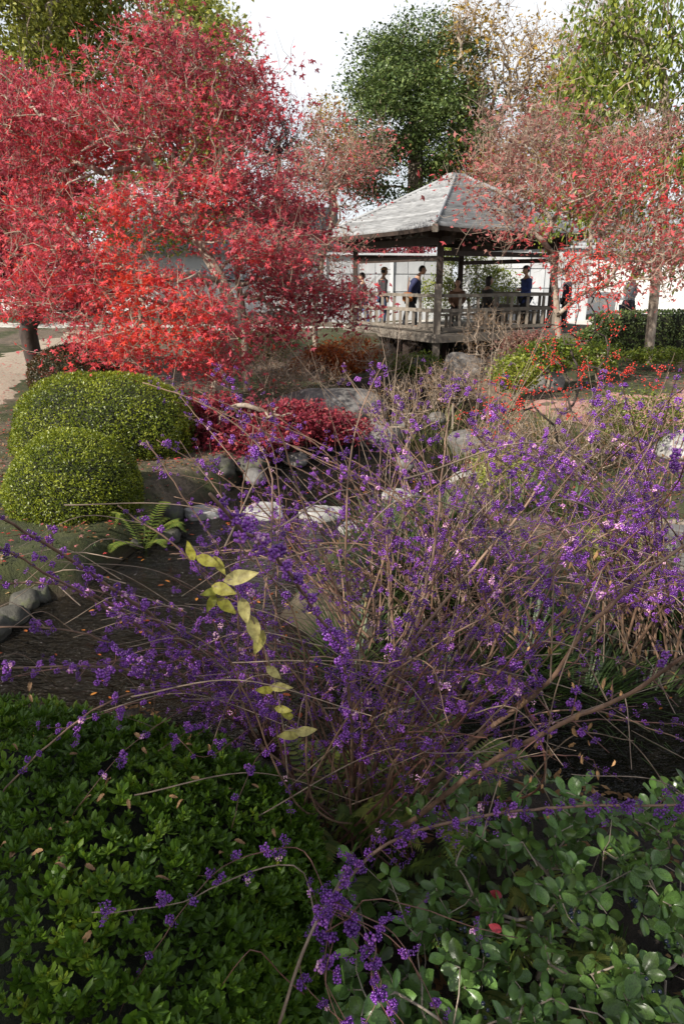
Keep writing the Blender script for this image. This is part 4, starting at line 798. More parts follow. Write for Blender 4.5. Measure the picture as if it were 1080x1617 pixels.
person((P(604, 480, 21.6)[0], 21.6, FZ-.02), -PI/2+.3, 'person with a tan hat and dark coat at the left end of the pavilion railing', (.03, .028, .03), (.03, .05, .10), hat=(.30, .16, .07), pose='stand', scale=.94)
person((P(893, 480, 23.5)[0], 23.5, .7), PI/2, 'person in a dark coat standing behind the red berried twigs', (.02, .022, .04), (.02, .02, .02), pose='stand', coat=.5)
# ------------------------------------------------------------------ front azalea hedge
def in_view(p, m=30):
    x, y, d = proj(p); return (x > -m) & (x < 1080+m) & (y > -m) & (y < 1617+m) & (d > .1)
def whorl(seed, nl=8):
    r = np.random.default_rng(seed); v = []; q = []; tn = []
    for i in range(nl):
        a = i*2.4+r.uniform(-.3, .3); el = math.radians(r.uniform(12, 65)) if i < nl-2 else math.radians(75); L_ = r.uniform(.75, 1.1)*(1 if i < nl-2 else .55); w = .19*L_*r.uniform(.85, 1.15)
        d = np.array([math.cos(a)*math.cos(el), math.sin(a)*math.cos(el), math.sin(el)]); s = np.array([-math.sin(a), math.cos(a), 0]); u = np.cross(d, s)*-1
        b = len(v)
        for t_, ww, cc in ((0, .15, 0), (.38, .9, .03), (.72, .95, .02), (1, .05, -.10)):
            c = d*t_*L_+u*cc+np.array([0, 0, .06*math.sin(t_*3)])
            v += [c-s*w*ww+u*.045*ww, c, c+s*w*ww+u*.045*ww]
        for k in range(3): q += [[b+k*3, b+k*3+1, b+k*3+4, b+k*3+3], [b+k*3+1, b+k*3+2, b+k*3+5, b+k*3+4]]
        tn += [r.uniform(-.1, .1)+(.22 if i >= nl-2 else 0)]*12
    return v, q, np.array(tn)
def hedge_surface(n, c, r, p, seed, top=True):
    u = norm(R.normal(size=(n, 3))); u[:, 2] = np.abs(u[:, 2])*1.0-.12; u = norm(u); k = (np.abs(u)**p).sum(1)**(-1/p); v = u*k[:, None]
    b = 1+.05*fbm(v, 2.2, seed, 3); return c+v*r*b[:, None], norm(v*np.abs(v)**(p-2)/r*np.sign(1)), v
t = thing('azalea_hedge', 'dark glossy green azalea hedge filling the lower left corner', 'hedge')
hc, hr, hp = np.array([-1.10, 1.26, .32]), np.array([1.07, .80, .72]), 2.8
pos, nn, hv = hedge_surface(19000, hc, hr, hp, 2)
vis = in_view(pos, 60) & ((nn@np.array([0, -.5, .8]) > -.35)); pos = pos[vis]; nn = nn[vis]
pos = pos-nn*(R.random((len(pos), 1))**1.3*.10)
axis_ = norm(nn*.9+np.array([0, 0, .9])+R.normal(size=nn.shape)*.38)
rotw = dirrot(np.cross(axis_, R.normal(size=axis_.shape)), axis_)
WH = [whorl(s, 7+s % 3) for s in range(6)]
kind_ = R.integers(0, 6, len(pos)); sc = .027*(1+.30*R.normal(size=len(pos))).clip(.5, 1.6)
px, py, dep = proj(pos); show = sc/dep*in_view(pos, 0)+((pos-hc)*nn).sum(1)*.03; big = np.argsort(-show)[:300]; isb = np.zeros(len(pos), bool); isb[big] = True
wm = [MB().add(w[0], w[1], None, (.5+w[2]).clip(0, 1)).mesh('leaf_whorl', M['azalea']) for w in WH]
for i in big:
    o = link('leaf_whorl', wm[kind_[i]], t); o.matrix_local = Matrix.Translation(pos[i]) @ Matrix(rotw[i].tolist()).to_4x4() @ Matrix.Scale(sc[i], 4)
# order kept per leaf: base, left-mid, right-mid, left-far, right-far, tip
def light_whorl(seed):
    v, q, tn = WH[seed]; v = np.array(v); nl = len(v)//12; keep = np.concatenate([[l*12+1, l*12+5, l*12+8, l*12+10, l*12+6, l*12+3] for l in range(nl)])
    return v[keep], [q_ for l in range(nl) for q_ in ([l*6, l*6+1, l*6+2, l*6+3], [l*6, l*6+3, l*6+4, l*6+5])], tn[keep]
mb = MB(); patch = .47+.2*fbm(pos, 6, 4, 2); WH = [light_whorl(i) for i in range(6)]
for k in range(6):
    s = (~isb) & (kind_ == k); n = s.sum(); w = WH[k]; ti = (np.repeat(patch[s]+.12*R.normal(size=n), len(w[0]))+np.tile(w[2], n)).clip(0, 1)
    m2 = MB().scatter((w[0], w[1], None), pos[s], rotw[s], sc[s], np.zeros(n)); mb.add(m2.v[0], m2.q[0], None, ti)
mb.build('foliage', M['azalea'], t, kind='stuff')
iv = ICO4[0].copy(); iv[:, 2] = np.maximum(iv[:, 2], -.4); ik = (np.abs(iv)**hp).sum(1)**(-1/hp); q = iv*ik[:, None]; q = q*(.86+.05*fbm(q, 2.2, 2, 3))[:, None]
MB().add(hc+q*hr, None, ICO4[2]).build('inner_core', M['inner'], t, smooth=True); rebase(t, (hc[0], hc[1], .2))
def on_hedge(px, py):
    p = None
    for d in np.arange(.7, 2.6, .005):
        a = P(px, py, d); v = (a-hc)/hr
        if (np.abs(v)**hp).sum() < 1.06: return a
    return P(px, py, 1.6)
def dry_leaf(px, py, size, label, group=None, mat='dryleaf', flat=.3):
    p = on_hedge(px, py)+np.array([0, 0, .008]); v = []; n = 9; size = size*.78
    for i in range(n):
        f = i/(n-1); w = .21*math.sin(math.pi*min(1, f*.92+.06))**.8+(.03 if i % 2 else -.02); z = .22*math.sin(f*3+1)*flat*2
        v += [[-w, f-.5, z+.10*flat], [0, f-.5, z-.05], [w, f-.5, z+.16*flat]]
    q = [[i*3+j, i*3+j+1, i*3+j+4, i*3+j+3] for i in range(n-1) for j in (0, 1)]
    o = MB().add(np.array(v)*size, q, None, R.random()).build('fallen_leaf', M[mat], smooth=True); o.location = p; o.rotation_euler = (R.uniform(-.6, .3), R.uniform(-.5, .5), R.uniform(0, 6.3)); return tag(o, label, 'fallen leaf', group)
for a in [(136, 1268, .042, 'broad tan dry leaf lying on the middle of the azalea hedge'), (218, 1166, .040, 'brown dry leaf near the far edge of the azalea hedge'), (258, 1392, .040, 'orange brown dry leaf caught by the low berry twig'),
          (403, 1245, .032, 'pale pinkish dry leaf on the right side of the azalea hedge'), (309, 1233, .034, 'narrow pale dry leaf standing upright in the azalea hedge'), (365, 1250, .03, 'small light brown leaf beside the pale pinkish one')]: dry_leaf(*a)
for px, py in [(98, 1375), (20, 1355), (7, 1340), (60, 1352), (105, 1305), (113, 1150), (50, 1108), (275, 1263), (136, 1488), (300, 1180), (350, 1352), (434, 1320), (80, 1315), (330, 1186), (25, 1185), (98, 1360), (172, 1240), (205, 1275), (145, 1375), (285, 1275), (118, 1195), (160, 1265), (230, 1190), (380, 1335), (48, 1090), (240, 1245)]:
    dry_leaf(px, py, R.uniform(.022, .034), 'small curled tan dry leaf caught in the azalea hedge', 'dry leaves caught in the azalea hedge', flat=.8)

# ------------------------------------------------------------------ leathery leaved shrub, lower right
t = thing('leathery_leaf_shrub', 'shrub with rounded leathery grey green leaves and dark blue berries at lower right', 'shrub')
def broad(seed):
    r = np.random.default_rng(seed); v = []; n = 7; w0 = r.uniform(.27, .34); curl = r.uniform(-.05, .12)
    for i in range(n):
        f = i/(n-1); w = w0*math.sin(math.pi*f**1.25)**.62 if 0 < f < 1 else .02; z = -curl*f*f*1.2+.02*math.sin(f*9)
        v += [[-w, f, z+.10*w/w0], [-w*.5, f, z+.035], [0, f, z], [w*.5, f, z+.035], [w, f, z+.10*w/w0]]
    return np.array(v), [[i*5+j, i*5+j+1, i*5+j+6, i*5+j+5] for i in range(n-1) for j in range(4)], None
BL = [broad(s) for s in range(5)]
def pointed(seed):
    r = np.random.default_rng(seed); v = []; n = 9; w0 = r.uniform(.21, .27); cu = r.uniform(-.25, .25)
    for i in range(n):
        f = i/(n-1); w = w0*math.sin(math.pi*f**.85)**.85*(1-.35*f) if 0 < f < 1 else .008; z = cu*f*f+.03*math.sin(f*13+seed)
        v += [[-w, f, z+.22*w+.02*math.sin(i*2.1)], [-w*.5, f, z+.06*w], [0, f, z-.015], [w*.5, f, z+.06*w], [w, f, z+.22*w+.02*math.cos(i*2.3)]]
    return np.array(v), [[i*5+j, i*5+j+1, i*5+j+6, i*5+j+5] for i in range(n-1) for j in range(4)], None
PL = [pointed(s) for s in range(6)]
stem = MB(); rp = []; 
roots = [np.array([.55, 1.45, .2]), np.array([1.0, 1.35, .2]), np.array([.25, 1.05, .2]), np.array([1.3, 1.7, .2])]
tipsR = []
for _ in range(360):
    px_, py_ = R.uniform(520, 1120), R.uniform(1225, 1680); lo = 1350 if px_ < 700 else (1290 if px_ < 800 else 1215)
    if py_ < lo+30 and R.random() < .5: continue
    if px_ < 640 and py_ < 1350: continue
    d = 1.12+(1617-py_)/400*.62+R.uniform(-.10, .22); tipsR.append(P(px_, py_, d))
tipsR = np.array(tipsR)
for r0 in range(len(roots)):
    sel = tipsR[np.argmin([np.linalg.norm(tipsR-q, axis=1) for q in roots], 0) == r0]
    if not len(sel): continue
    tr = spline([roots[r0], roots[r0]+np.array([.02, -.02, .16]), roots[r0]+np.array([-.02, 0, .30])], n=4)
    stem = MB()
    for p, r in grow(tr, sel, .05, .0013, .008, .35, .0, pathw=.2): stem.tube(p, r, 6)
    stem.build('stem', M['bark'], t, smooth=True)
LP, LR, LS, LT, LK = [], [], [], [], []
for tp in tipsR:
    ax_ = norm(R.normal(size=3)*.45+np.array([0, -.15, 1])); a0 = R.uniform(0, 6.28); nl = R.integers(6, 11)
    x = norm(np.cross(ax_, [1, .3, .2])); y = np.cross(ax_, x)
    for i in range(nl):
        a = a0+i*2.4; el = math.radians(R.uniform(0, 55)); dd = (x*math.cos(a)+y*math.sin(a))*math.cos(el)+ax_*math.sin(el)
        LP.append(tp-ax_*.005*i+dd*.006); LR.append(dirrot(dd[None], (ax_*1.0+R.normal(size=3)*.25)[None])[0]); LS.append(R.uniform(.036, .056)*(1 if i < nl-2 else .6)); LT.append(R.random()*.7+(.25 if i >= nl-2 else 0)); LK.append(R.integers(5))
LP, LR, LS, LT, LK = map(np.array, (LP, LR, LS, LT, LK))
px, py, dep = proj(LP); sh = LS/dep*in_view(LP, -5); order = np.argsort(-sh); isb = np.zeros(len(LP), bool); isb[order[:300]] = True
lm = {}
for i in np.where(isb)[0]:
    k = (int(LK[i]), int(LT[i]*6))
    if k not in lm: lm[k] = MB().add(BL[k[0]][0], BL[k[0]][1], None, k[1]/6+.08).mesh('leaf', M['rhaph'], True)
    o = link('leaf', lm[k], t); o.matrix_local = Matrix.Translation(LP[i]) @ Matrix(LR[i].tolist()).to_4x4() @ Matrix.Scale(LS[i], 4)
mb = MB()
for k in range(5):
    s = (~isb) & (LK == k); mb.scatter(BL[k], LP[s], LR[s], LS[s], LT[s])
mb.build('foliage', M['rhaph'], t, smooth=True, kind='stuff')
for px_, py_, d, rl in [(783, 1468, 1.28, .036), (785, 1415, 1.36, .034)]:
    o = link('leaf', MB().add(BL[1][0], BL[1][1], None, .5).mesh('leaf', M['redleaf'], True), t); o['label'] = 'red turned leaf'
    o.matrix_local = Matrix.Translation(P(px_-12, py_-8, d)) @ Matrix(dirrot(np.array([[1, -.3, -.35]]), (0, -.7, .6))[0].tolist()).to_4x4() @ Matrix.Scale(rl, 4)
bm_ = MB().add(ICO3[0], None, ICO3[2]).mesh('blue_berry', M['berry_blue'], True)
for px_, py_, d in [(745, 1355, 1.38), (728, 1460, 1.3), (735, 1480, 1.3), (1000, 1425, 1.42), (930, 1560, 1.2), (1030, 1560, 1.15), (755, 1590, 1.12), (1060, 1490, 1.3), (770, 1505, 1.22), (700, 1480, 1.35), (905, 1445, 1.35)]:
    c = P(px_, py_, d-.03)
    for k in range(R.integers(3, 7)):
        o = link('blue_berry', bm_, t, None, c+R.normal(size=3)*.0085, None, .0048*R.uniform(.85, 1.1))
rebase(t, (.7, 1.3, .2))

# ------------------------------------------------------------------ ferns and grasses
def fern(px, py, d, n, L_, label, tint=.5, bias=None, name='fern', z=None):
    c = P(px, py, d); c[2] = gz(c[0], c[1]) if z is None else z; t = thing(name, label, 'fern')
    for i in range(n):
        a = i*2*PI/n+R.uniform(-.3, .3) if bias is None else bias+R.uniform(-.9, .9); el = R.uniform(.55, 1.15); l = L_*R.uniform(.75, 1.1)
        o_ = np.array([math.cos(a)*math.cos(el), math.sin(a)*math.cos(el), math.sin(el)])*l
        pts = spline([c, c+o_*.5+np.array([0, 0, .06*l]), c+o_*.95+np.array([0, 0, -.10*l]), c+o_*1.15*np.array([1, 1, .55])], n=9)
        mb = MB().tube(pts, np.linspace(.0022, .0007, len(pts)), 4, tint*.7); dd = norm(np.gradient(pts, axis=0)); side = norm(np.cross(dd, [0, 0, 1.])); m = len(pts)
        for s in (-1, 1):
            f = np.arange(3, m)/m; ll = l*.15*np.sin(np.clip(f*1.02, 0, 1)*PI*.8+.45)
            yd = norm(side[3:]*s+dd[3:]*.45+np.array([0, 0, -.12])); mb.scatter(([[0, 0, 0], [.14, .15, .01], [.10, .6, 0], [0, 1, -.05], [-.10, .6, 0], [-.14, .15, .01]], [[0, 1, 2, 3], [0, 3, 4, 5]], None), pts[3:], dirrot(yd, np.cross(side[3:]*s, dd[3:])*s*0+np.array([0, 0, 1.])), ll.clip(.01), (tint+.15*R.normal(size=m-3)).clip(0, 1))
        mb.build('frond', M['fern'], t)
    rebase(t, c); return t
fern(222, 815, 5.5, 13, .55, 'green fern leaning over the water beside the round mound', .55)
fern(262, 812, 5.6, 7, .32, 'small dark fern at the waterline by the grey flat stone', .2)
fern(525, 1300, 1.9, 11, .44, 'yellow green fern at the foot of the purple berry stems', .7)
fern(690, 1290, 2.0, 12, .46, 'olive fern right of the purple berry stems', .5)
fern(610, 1330, 1.75, 10, .36, 'dark green fern between the two larger ferns', .35)
fern(890, 1400, 1.5, 9, .28, 'dull ochre fern under the leathery leaved shrub', .8)
fern(760, 1430, 1.4, 8, .26, 'small dull fern under the red turned leaves', .6)
def tuft(px, py, d, n, L_, label, tint=.4, w=.006, spread=.12, straight=.5):
    c = P(px, py, d); c[2] = gz(c[0], c[1])-.01; t = thing('grass_tuft', label, 'grass tuft'); mb = MB(); k = 5
    for i in range(n):
        a = R.uniform(0, 6.28); b = c+np.array([math.cos(a), math.sin(a), 0])*R.uniform(0, spread); b[2] = gz(b[0], b[1])-.01; l = L_*R.uniform(.6, 1.15); lean_ = R.uniform(.1, .9)*(1-straight)+.1
        f = np.linspace(0, 1, k); d_ = np.array([math.cos(a), math.sin(a), 0]); pts = b+d_*(l*(lean_*f+.5*(1-straight)*f**2))[:, None]+np.array([0, 0, 1])*(l*(f-.55*(1-straight)*f**2.4))[:, None]
        s = np.array([-d_[1], d_[0], 0]); ww = (w*(1-f**2)+.0006)[:, None]; v = np.empty((2*k, 3)); v[0::2] = pts-s*ww; v[1::2] = pts+s*ww
        mb.add(v, [[2*j, 2*j+1, 2*j+3, 2*j+2] for j in range(k-1)], None, np.clip(tint+.2*R.normal(), 0, 1))
    o = mb.build('blades', M['grass'], t, kind='stuff'); rebase(t, c); return t
for i, (px, py, d, n, L_, ti, st) in enumerate([(470, 1010, 3.4, 220, .42, .45, .3), (560, 980, 3.6, 200, .45, .4, .3), (400, 1060, 3.2, 150, .36, .4, .3), (660, 960, 3.8, 240, .5, .5, .35), (620, 900, 4.2, 200, .5, .35, .4), (745, 930, 4.0, 220, .5, .35, .4), (830, 1010, 3.4, 260, .5, .35, .3), (930, 1040, 3.3, 260, .5, .3, .3), (1020, 1060, 3.2, 240, .5, .35, .3), (880, 1110, 3.0, 240, .42, .25, .3), (990, 1140, 3.05, 220, .4, .35, .3), (760, 1080, 3.2, 240, .45, .25, .3), (690, 1050, 3.3, 200, .45, .4, .3), (1060, 960, 3.6, 200, .45, .45, .3), (540, 1080, 3.1, 160, .4, .25, .3)]):
    tuft(px, py, d, n, L_, ['arching green sedge tuft %s' % w for w in ('beside the yellow turned leaves', 'below the boldest purple spray', 'at the stream left of the yellow turned leaves', 'behind the central brown canes', 'under the central purple haze', 'with straw blades beside the bare pale ground', 'right of the central brown canes', 'under the right hand purple sprays', 'close to the right picture edge', 'over the dark water at right', 'above the leathery leaved shrub', 'behind the crossing pale canes', 'between the forked brown canes', 'below the mossy green low shrub', 'behind the thin yellow leaves')][i], ti, .005, .2, st)
for i, (px, py, d, n, L_, ti, st) in enumerate([(640, 640, 9.5, 160, .7, .8, .6), (690, 650, 9.3, 160, .75, .75, .6), (600, 620, 10.5, 140, .6, .45, .6), (740, 680, 8.6, 150, .7, .85, .65), (780, 660, 8.8, 150, .6, .7, .6), (700, 610, 11, 140, .8, .85, .6), (860, 680, 8.0, 150, .6, .8, .6), (930, 700, 7.4, 130, .5, .8, .6), (820, 800, 5.8, 160, .4, .5, .5), (700, 830, 5.4, 200, .45, .4, .4), (900, 800, 5.6, 140, .4, .5, .5), (600, 850, 5.0, 160, .45, .4, .4)]):
    tuft(px, py+25, d, n, L_, ['tall straw coloured grass clump %s' % w for w in ('at the upper stream below the pavilion', 'in front of the smaller grey boulder', 'above the big sloping boulder', 'beside the grey rock at the water edge', 'left of the red berried shrub', 'in front of the rounded brown boulder', 'at the foot of the red berried shrub', 'below the brownish green shrub', 'by the white rounded boulder', 'between stepping stones and brown canes', 'on the pale bank at right', 'near the small pale stepping stone')][i], ti, .006, .25, st)
# moss and small grass on the left bank, fallen leaves on ground (nobody could count them)
n = 9000; x = R.uniform(-5, -.3, n); y = R.uniform(3.2, 10, n); ok = (sdist(x, y) > .12) & (fbm(np.stack([x, y, x*0], 1), 1.2, 6, 2) > -.2); x, y = x[ok], y[ok]; n = len(x)
MB().scatter(T_NARROW, np.stack([x, y, H(x, y)], 1), dirrot(norm(R.normal(size=(n, 3))*.5+np.array([0, 0, 1])), R.normal(size=(n, 3))), R.uniform(.015, .04, n), (.55+.2*R.normal(size=n)).clip(0, 1)).build('bank_grass', M['grass'], kind='stuff')
n = 9000; x = np.concatenate([R.uniform(-7, -1, 3500), R.uniform(2, 9, 4000), R.uniform(-3, 3, 1500)]); y = np.concatenate([R.uniform(4, 16, 3500), R.uniform(6, 16, 4000), R.uniform(7, 16, 1500)]); ok = sdist(x, y) > .05; x, y = x[ok], y[ok]; n = len(x)
MB().scatter(T_MAPLE5, np.stack([x, y, H(x, y)+.028], 1), randrot(n, 4), R.uniform(.03, .06, n), R.random(n)).build('fallen_leaves', M['pink'], kind='stuff')
n = 500; x = R.uniform(-2.6, 2, n); y = R.uniform(3, 8.5, n); ok = sdist(x, y) < 0; x, y = x[ok], y[ok]; n = len(x)
MB().scatter(T_OVAL, np.stack([x, y, x*0+.008], 1), randrot(n, 9), R.uniform(.025, .055, n), R.random(n)).build('floating_leaves', M['orange'], kind='stuff')

n = 26000; x = R.uniform(-4.5, 6.5, n); y = .9+9*R.random(n)**1.3; ok = (sdist(x, y) > -.12) & (fbm(np.stack([x, y, x*0], 1), 1.6, 15, 3) > -.45); x, y = x[ok], y[ok]; n = len(x)
MB().scatter(T_DIAM, np.stack([x, y, H(x, y)+R.uniform(.012, .035, n)], 1), randrot(n, 2.6), R.uniform(.022, .055, n), (.28+.26*R.normal(size=n)).clip(0, 1)).build('leaf_litter', M['tan'], kind='stuff')
n = 14000; x = R.uniform(-.8, 6.5, n); y = .9+9*R.random(n)**1.2; ok = (sdist(x, y) > .0) & (fbm(np.stack([x, y, x*0], 1), 1.3, 25, 3) > .05); x, y = x[ok], y[ok]; n = len(x)
MB().scatter(T_NARROW, np.stack([x, y, H(x, y)], 1), dirrot(norm(R.normal(size=(n, 3))*.5+np.array([0, 0, 1])), R.normal(size=(n, 3))), R.uniform(.03, .09, n), (.42+.2*R.normal(size=n)).clip(0, 1)).build('ground_cover', M['grass'], kind='stuff')
# ------------------------------------------------------------------ red berried shrub
t = thing('red_berry_shrub', 'winter shrub with dark stems covered in tiny scarlet berries right of the pavilion', 'shrub')
rb = np.array([*P(868, 790, 6.2)[:2], .25]); tips, _ = sample([E_(905, 520, 6.2, 85, 90, .5), E_(925, 410, 6.3, 50, 55, .4), E_(880, 610, 6.1, 90, 50, .4), E_(1000, 590, 6.2, 70, 30, .3), E_(780, 640, 6.0, 60, 60, .3)], 230, shell=.1)
br = grow(spline([rb, rb+np.array([.02, 0, .3]), P(880, 700, 6.2)], n=4), tips, .12, .0020, .012, .3, .06, pathw=.2); mb = MB(); bp = []
for p, r in br:
    mb.tube(p, r, 5)
    if r[1] < .006:
        for j in range(1, len(p)):
            for _ in range(R.integers(2, 8)): bp.append(p[j]+(p[j-1]-p[j])*R.random()+R.normal(size=3)*.012)
mb.build('branches', M['bark_dark'], t, smooth=True); bp = np.array(bp); print('red berries', len(bp)); bp = bp[R.permutation(len(bp))[:4200]]
MB().scatter(ICO1, bp, randrot(len(bp)), .0060*(1+.15*R.normal(size=len(bp))), np.full(len(bp), .5)).build('berries', M['berry_red'], t, smooth=True, kind='stuff'); rebase(t, rb)

# ------------------------------------------------------------------ beautyberry shrubs
def cluster(seed, nb, base):
    r = np.random.default_rng(seed); c = []; k = 0
    while len(c) < nb and k < 600:
        k += 1; p = norm(r.normal(size=3))*r.uniform(.35, 1)**.5*np.array([1, 1, .75])
        if all(np.linalg.norm(p-q) > .44 for q in c): c.append(p)
    c = np.array(c); mb = MB().scatter(base, c, randrot(len(c), 0, r), r.uniform(.25, .30, len(c)), r.uniform(-.14, .14, len(c))); return mb
CH = [cluster(s, 13+s % 7, ICO2) for s in range(7)]; OCT = (np.array([[1, 0, 0], [-1, 0, 0], [0, 1, 0], [0, -1, 0], [0, 0, 1], [0, 0, -1.]]), None, np.array([[0, 2, 4], [2, 1, 4], [1, 3, 4], [3, 0, 4], [2, 0, 5], [1, 2, 5], [3, 1, 5], [0, 3, 5]]))
CM = [cluster(s+30, 11+s % 4, ICO1) for s in range(6)]; CL = [cluster(s+50, 8+s % 4, OCT) for s in range(6)]
def raw(mb): return np.concatenate(mb.v), np.concatenate(mb.t), np.concatenate(mb.tint)
CHm = [[(lambda v, tt, ti: MB().add(v, None, tt, (ti+b).clip(0, 1)).mesh('berry_cluster', M['berry'], True))(*raw(c)) for b in (.42, .6, .74, .95)] for c in CH]
CLr = [raw(c) for c in CL]; CLR = [raw(c) for c in CM]
def perp_pair(d, a):
    x = norm(np.cross(d, [.3, .2, .93])); y = np.cross(d, x); return x*math.cos(a)+y*math.sin(a)
class Bush:
    def __init__(s, name, label): s.t = thing(name, label, 'shrub'); s.tw = MB(); s.pw = MB(); s.c = []; s.root = None; s.dry = []
    def clusters(s, p, d, size, ang):
        for q in (0, PI):
            if R.random() < .72: n_ = perp_pair(d, ang+q); sz = size*R.uniform(.7, 1.2); s.c.append((*(p+n_*sz*.95+np.array([0, 0, .1*sz])), sz))
    def lateral(s, p, d, L_, r, size, density=1.0, droop=.25, sub=True):
        n = max(3, int(L_/.042)); pts = [p]; dd = d.copy()
        for i in range(n): dd = norm(dd+R.normal(size=3)*.06+np.array([0, 0, -droop*.035])); pts.append(pts[-1]+dd*L_/n)
        pts = np.array(pts); s.tw.tube(pts, np.linspace(r, r*.35, len(pts)), 3 if r < .0015 else 5, cap=False)
        for i in range(1, len(pts)):
            f = i/len(pts)
            if R.random() < density*(1-.25*f): s.clusters(pts[i], norm(pts[i]-pts[i-1]), size*(1.05-.5*f), i*PI/2)
            if sub and L_ > .2 and R.random() < .12: s.lateral(pts[i], norm(norm(pts[i]-pts[i-1])+perp_pair(dd, R.uniform(0, 6.3))*.9), L_*.45, r*.6, size*.85, density*.9, droop, False)
    def cane(s, way, r0=.006, r1=.0016, lat=1.0, latL=(.10, .28), size=.0115, own=.6, start=.25, density=.62, mat='cane', part=True, droop=.25, every=.06):
        pts = spline(way, .03)
        wob = np.cumsum(R.normal(size=pts.shape)*.0022, 0); pts = pts+wob*np.linspace(0, 1, len(pts))[:, None]
        n = len(pts); rr = np.linspace(r0, r1, n)
        MB().tube(pts, rr*(1+.06*np.sin(np.arange(n)*1.7)), 8 if r0 > .004 else 5).build('cane', M[mat], s.t, smooth=True)
        if s.root is None: s.root = pts[0]
        step = max(1, int(every/.03))
        for i in range(int(n*start), n-1, step):
            d = norm(pts[i+1]-pts[i]); f = i/n
            if R.random() < own*(.35+.65*f): s.clusters(pts[i], d, size*(1.3-.62*f), i*PI/2)
            for q in (0, PI):
                if R.random() < lat*.5:
                    l = R.uniform(*latL)*(1.15-.75*f); s.lateral(pts[i], norm(d*R.uniform(.5, 1.1)+perp_pair(d, i*PI/4+q)), l, max(.0008, rr[i]*.4), size, density, droop)
    def whip(s, way, r0=.0022, r1=.0008): s.pw.tube(spline(way, .04), np.linspace(r0, r1, len(spline(way, .04))), 5, cap=False)
    def finish(s):
        s.tw.build('twigs', M['shoot'], s.t, smooth=True, kind='stuff')
        if s.pw.n: s.pw.build('bare_whips', M['whip'], s.t, smooth=True, kind='stuff')
        c = np.array(s.c); p = c[:, :3]; sz = c[:, 3]; x, y, dep = proj(p); ok = (dep > .30) & ~((dep < .45) & in_view(p)); c, p, sz, dep = c[ok], p[ok], sz[ok], dep[ok]
        app = sz/dep*in_view(p, 10); order = np.argsort(-app); nb = min(300, int((app > 0).sum())); big = order[:nb]; mid = order[nb:nb+300]; rest = order[nb+300:]
        rot = randrot(len(p)); tn = R.random(len(p))
        for i in big:
            b = 3 if tn[i] > .95 else int(tn[i]*3); o = link('berry_cluster', CHm[R.integers(7)][b], s.t); o.matrix_local = Matrix.Translation(p[i]) @ Matrix(rot[i].tolist()).to_4x4() @ Matrix.Scale(sz[i], 4)
        for nm, idx, lib, cap_ in (('small_berry_clusters', mid, CLR, 0), ('tiny_berry_clusters', rest, CLr, 0)):
            mb = MB(); 
            kk = R.integers(0, len(lib), len(idx))
            for k in range(len(lib)):
                j = idx[kk == k]
                if not len(j): continue
                v, tt, ti = lib[k]; m2 = MB().scatter((v, None, tt), p[j], rot[j], sz[j], np.zeros(len(j)))
                b = (.2+.5*R.random(len(j))+.5*(R.random(len(j)) > .95)); mb.add(m2.v[0], None, m2.t[0], (np.repeat(b, len(v))+np.tile(ti, len(j))).clip(0, 1))
            if mb.n: mb.build(nm, M['berry'], s.t, smooth=True, kind='stuff')
        print(s.t.name, 'clusters', len(c), 'in view', int((app > 0).sum()))
        rebase(s.t, s.root)
def PP(*w): return [P(*a) for a in w]
def rootpt(x, y, z=None): return np.array([x, y, gz(x, y) if z is None else z])

# A: the near shrub
A = Bush('beautyberry_bush', 'purple berried shrub whose brown canes rise from beside the ferns'); r0 = rootpt(.05, 1.95)
def rj(k=.05): return r0+np.array([R.uniform(-k, k), R.uniform(-k, k), 0])
A.cane([rj(), *PP((556, 1200, 1.75), (548, 1070, 1.35), (520, 985, 1.0), (455, 900, .78), (395, 815, .62), (352, 755, .56))], .006, .0016, .10, (.03, .05), .0094, 1.0, .35, .6, every=.03)
A.cane([rj(), *PP((575, 1180, 1.85), (620, 1060, 1.75), (700, 950, 1.75), (800, 830, 1.8), (900, 700, 1.9), (960, 640, 2.0))], .0095, .0018, .8)
A.cane([rj(), *PP((600, 1190, 1.9), (650, 1030, 1.9), (690, 880, 2.0), (720, 700, 2.1), (735, 590, 2.2))], .009, .0016, .8)
A.cane([rj(), *PP((560, 1200, 1.95), (552, 1000, 2.0), (545, 830, 2.0), (560, 660, 2.1), (600, 560, 2.2))], .0085, .0016, .8)
A.cane([rj(), *PP((640, 1300, 1.7), (740, 1220, 1.5), (860, 1150, 1.3), (960, 1110, 1.2), (1060, 1055, 1.1), (1150, 980, 1.05))], .0105, .003, .8, (.08, .22), .0100, .6, .15)
A.cane([rj(), *PP((640, 1280, 1.8), (740, 1180, 1.6), (850, 1100, 1.45), (930, 1000, 1.35), (1020, 920, 1.3), (1120, 850, 1.3))], .0105, .003, .9, (.08, .24), .0100, .6, .15)
A.cane([rj(), *PP((680, 1200, 1.9), (750, 1080, 1.8), (790, 990, 1.75), (850, 920, 1.7), (960, 850, 1.7), (1080, 790, 1.7))], .006, .0016, .8)
A.cane([rj(), *PP((620, 1200, 2.1), (720, 1030, 2.2), (800, 900, 2.4), (880, 770, 2.5))], .008, .0016, .9)
A.cane([rj(), *PP((520, 1180, 1.9), (470, 1050, 1.8), (430, 920, 1.8), (370, 800, 1.8), (300, 700, 1.9))], .0045, .0014, .7)
A.cane([rj(), *PP((500, 1200, 1.8), (400, 1080, 1.6), (300, 1000, 1.5), (180, 960, 1.4))], .004, .0014, .7)
A.cane([P(520, 1420, 1.2), *PP((600, 1340, 1.3), (700, 1300, 1.25), (800, 1280, 1.2), (900, 1272, 1.15), (1000, 1275, 1.1), (1110, 1275, 1.05))], .0045, .0022, .8, (.03, .09), .0095, 1.0, .12, .95, every=.03)
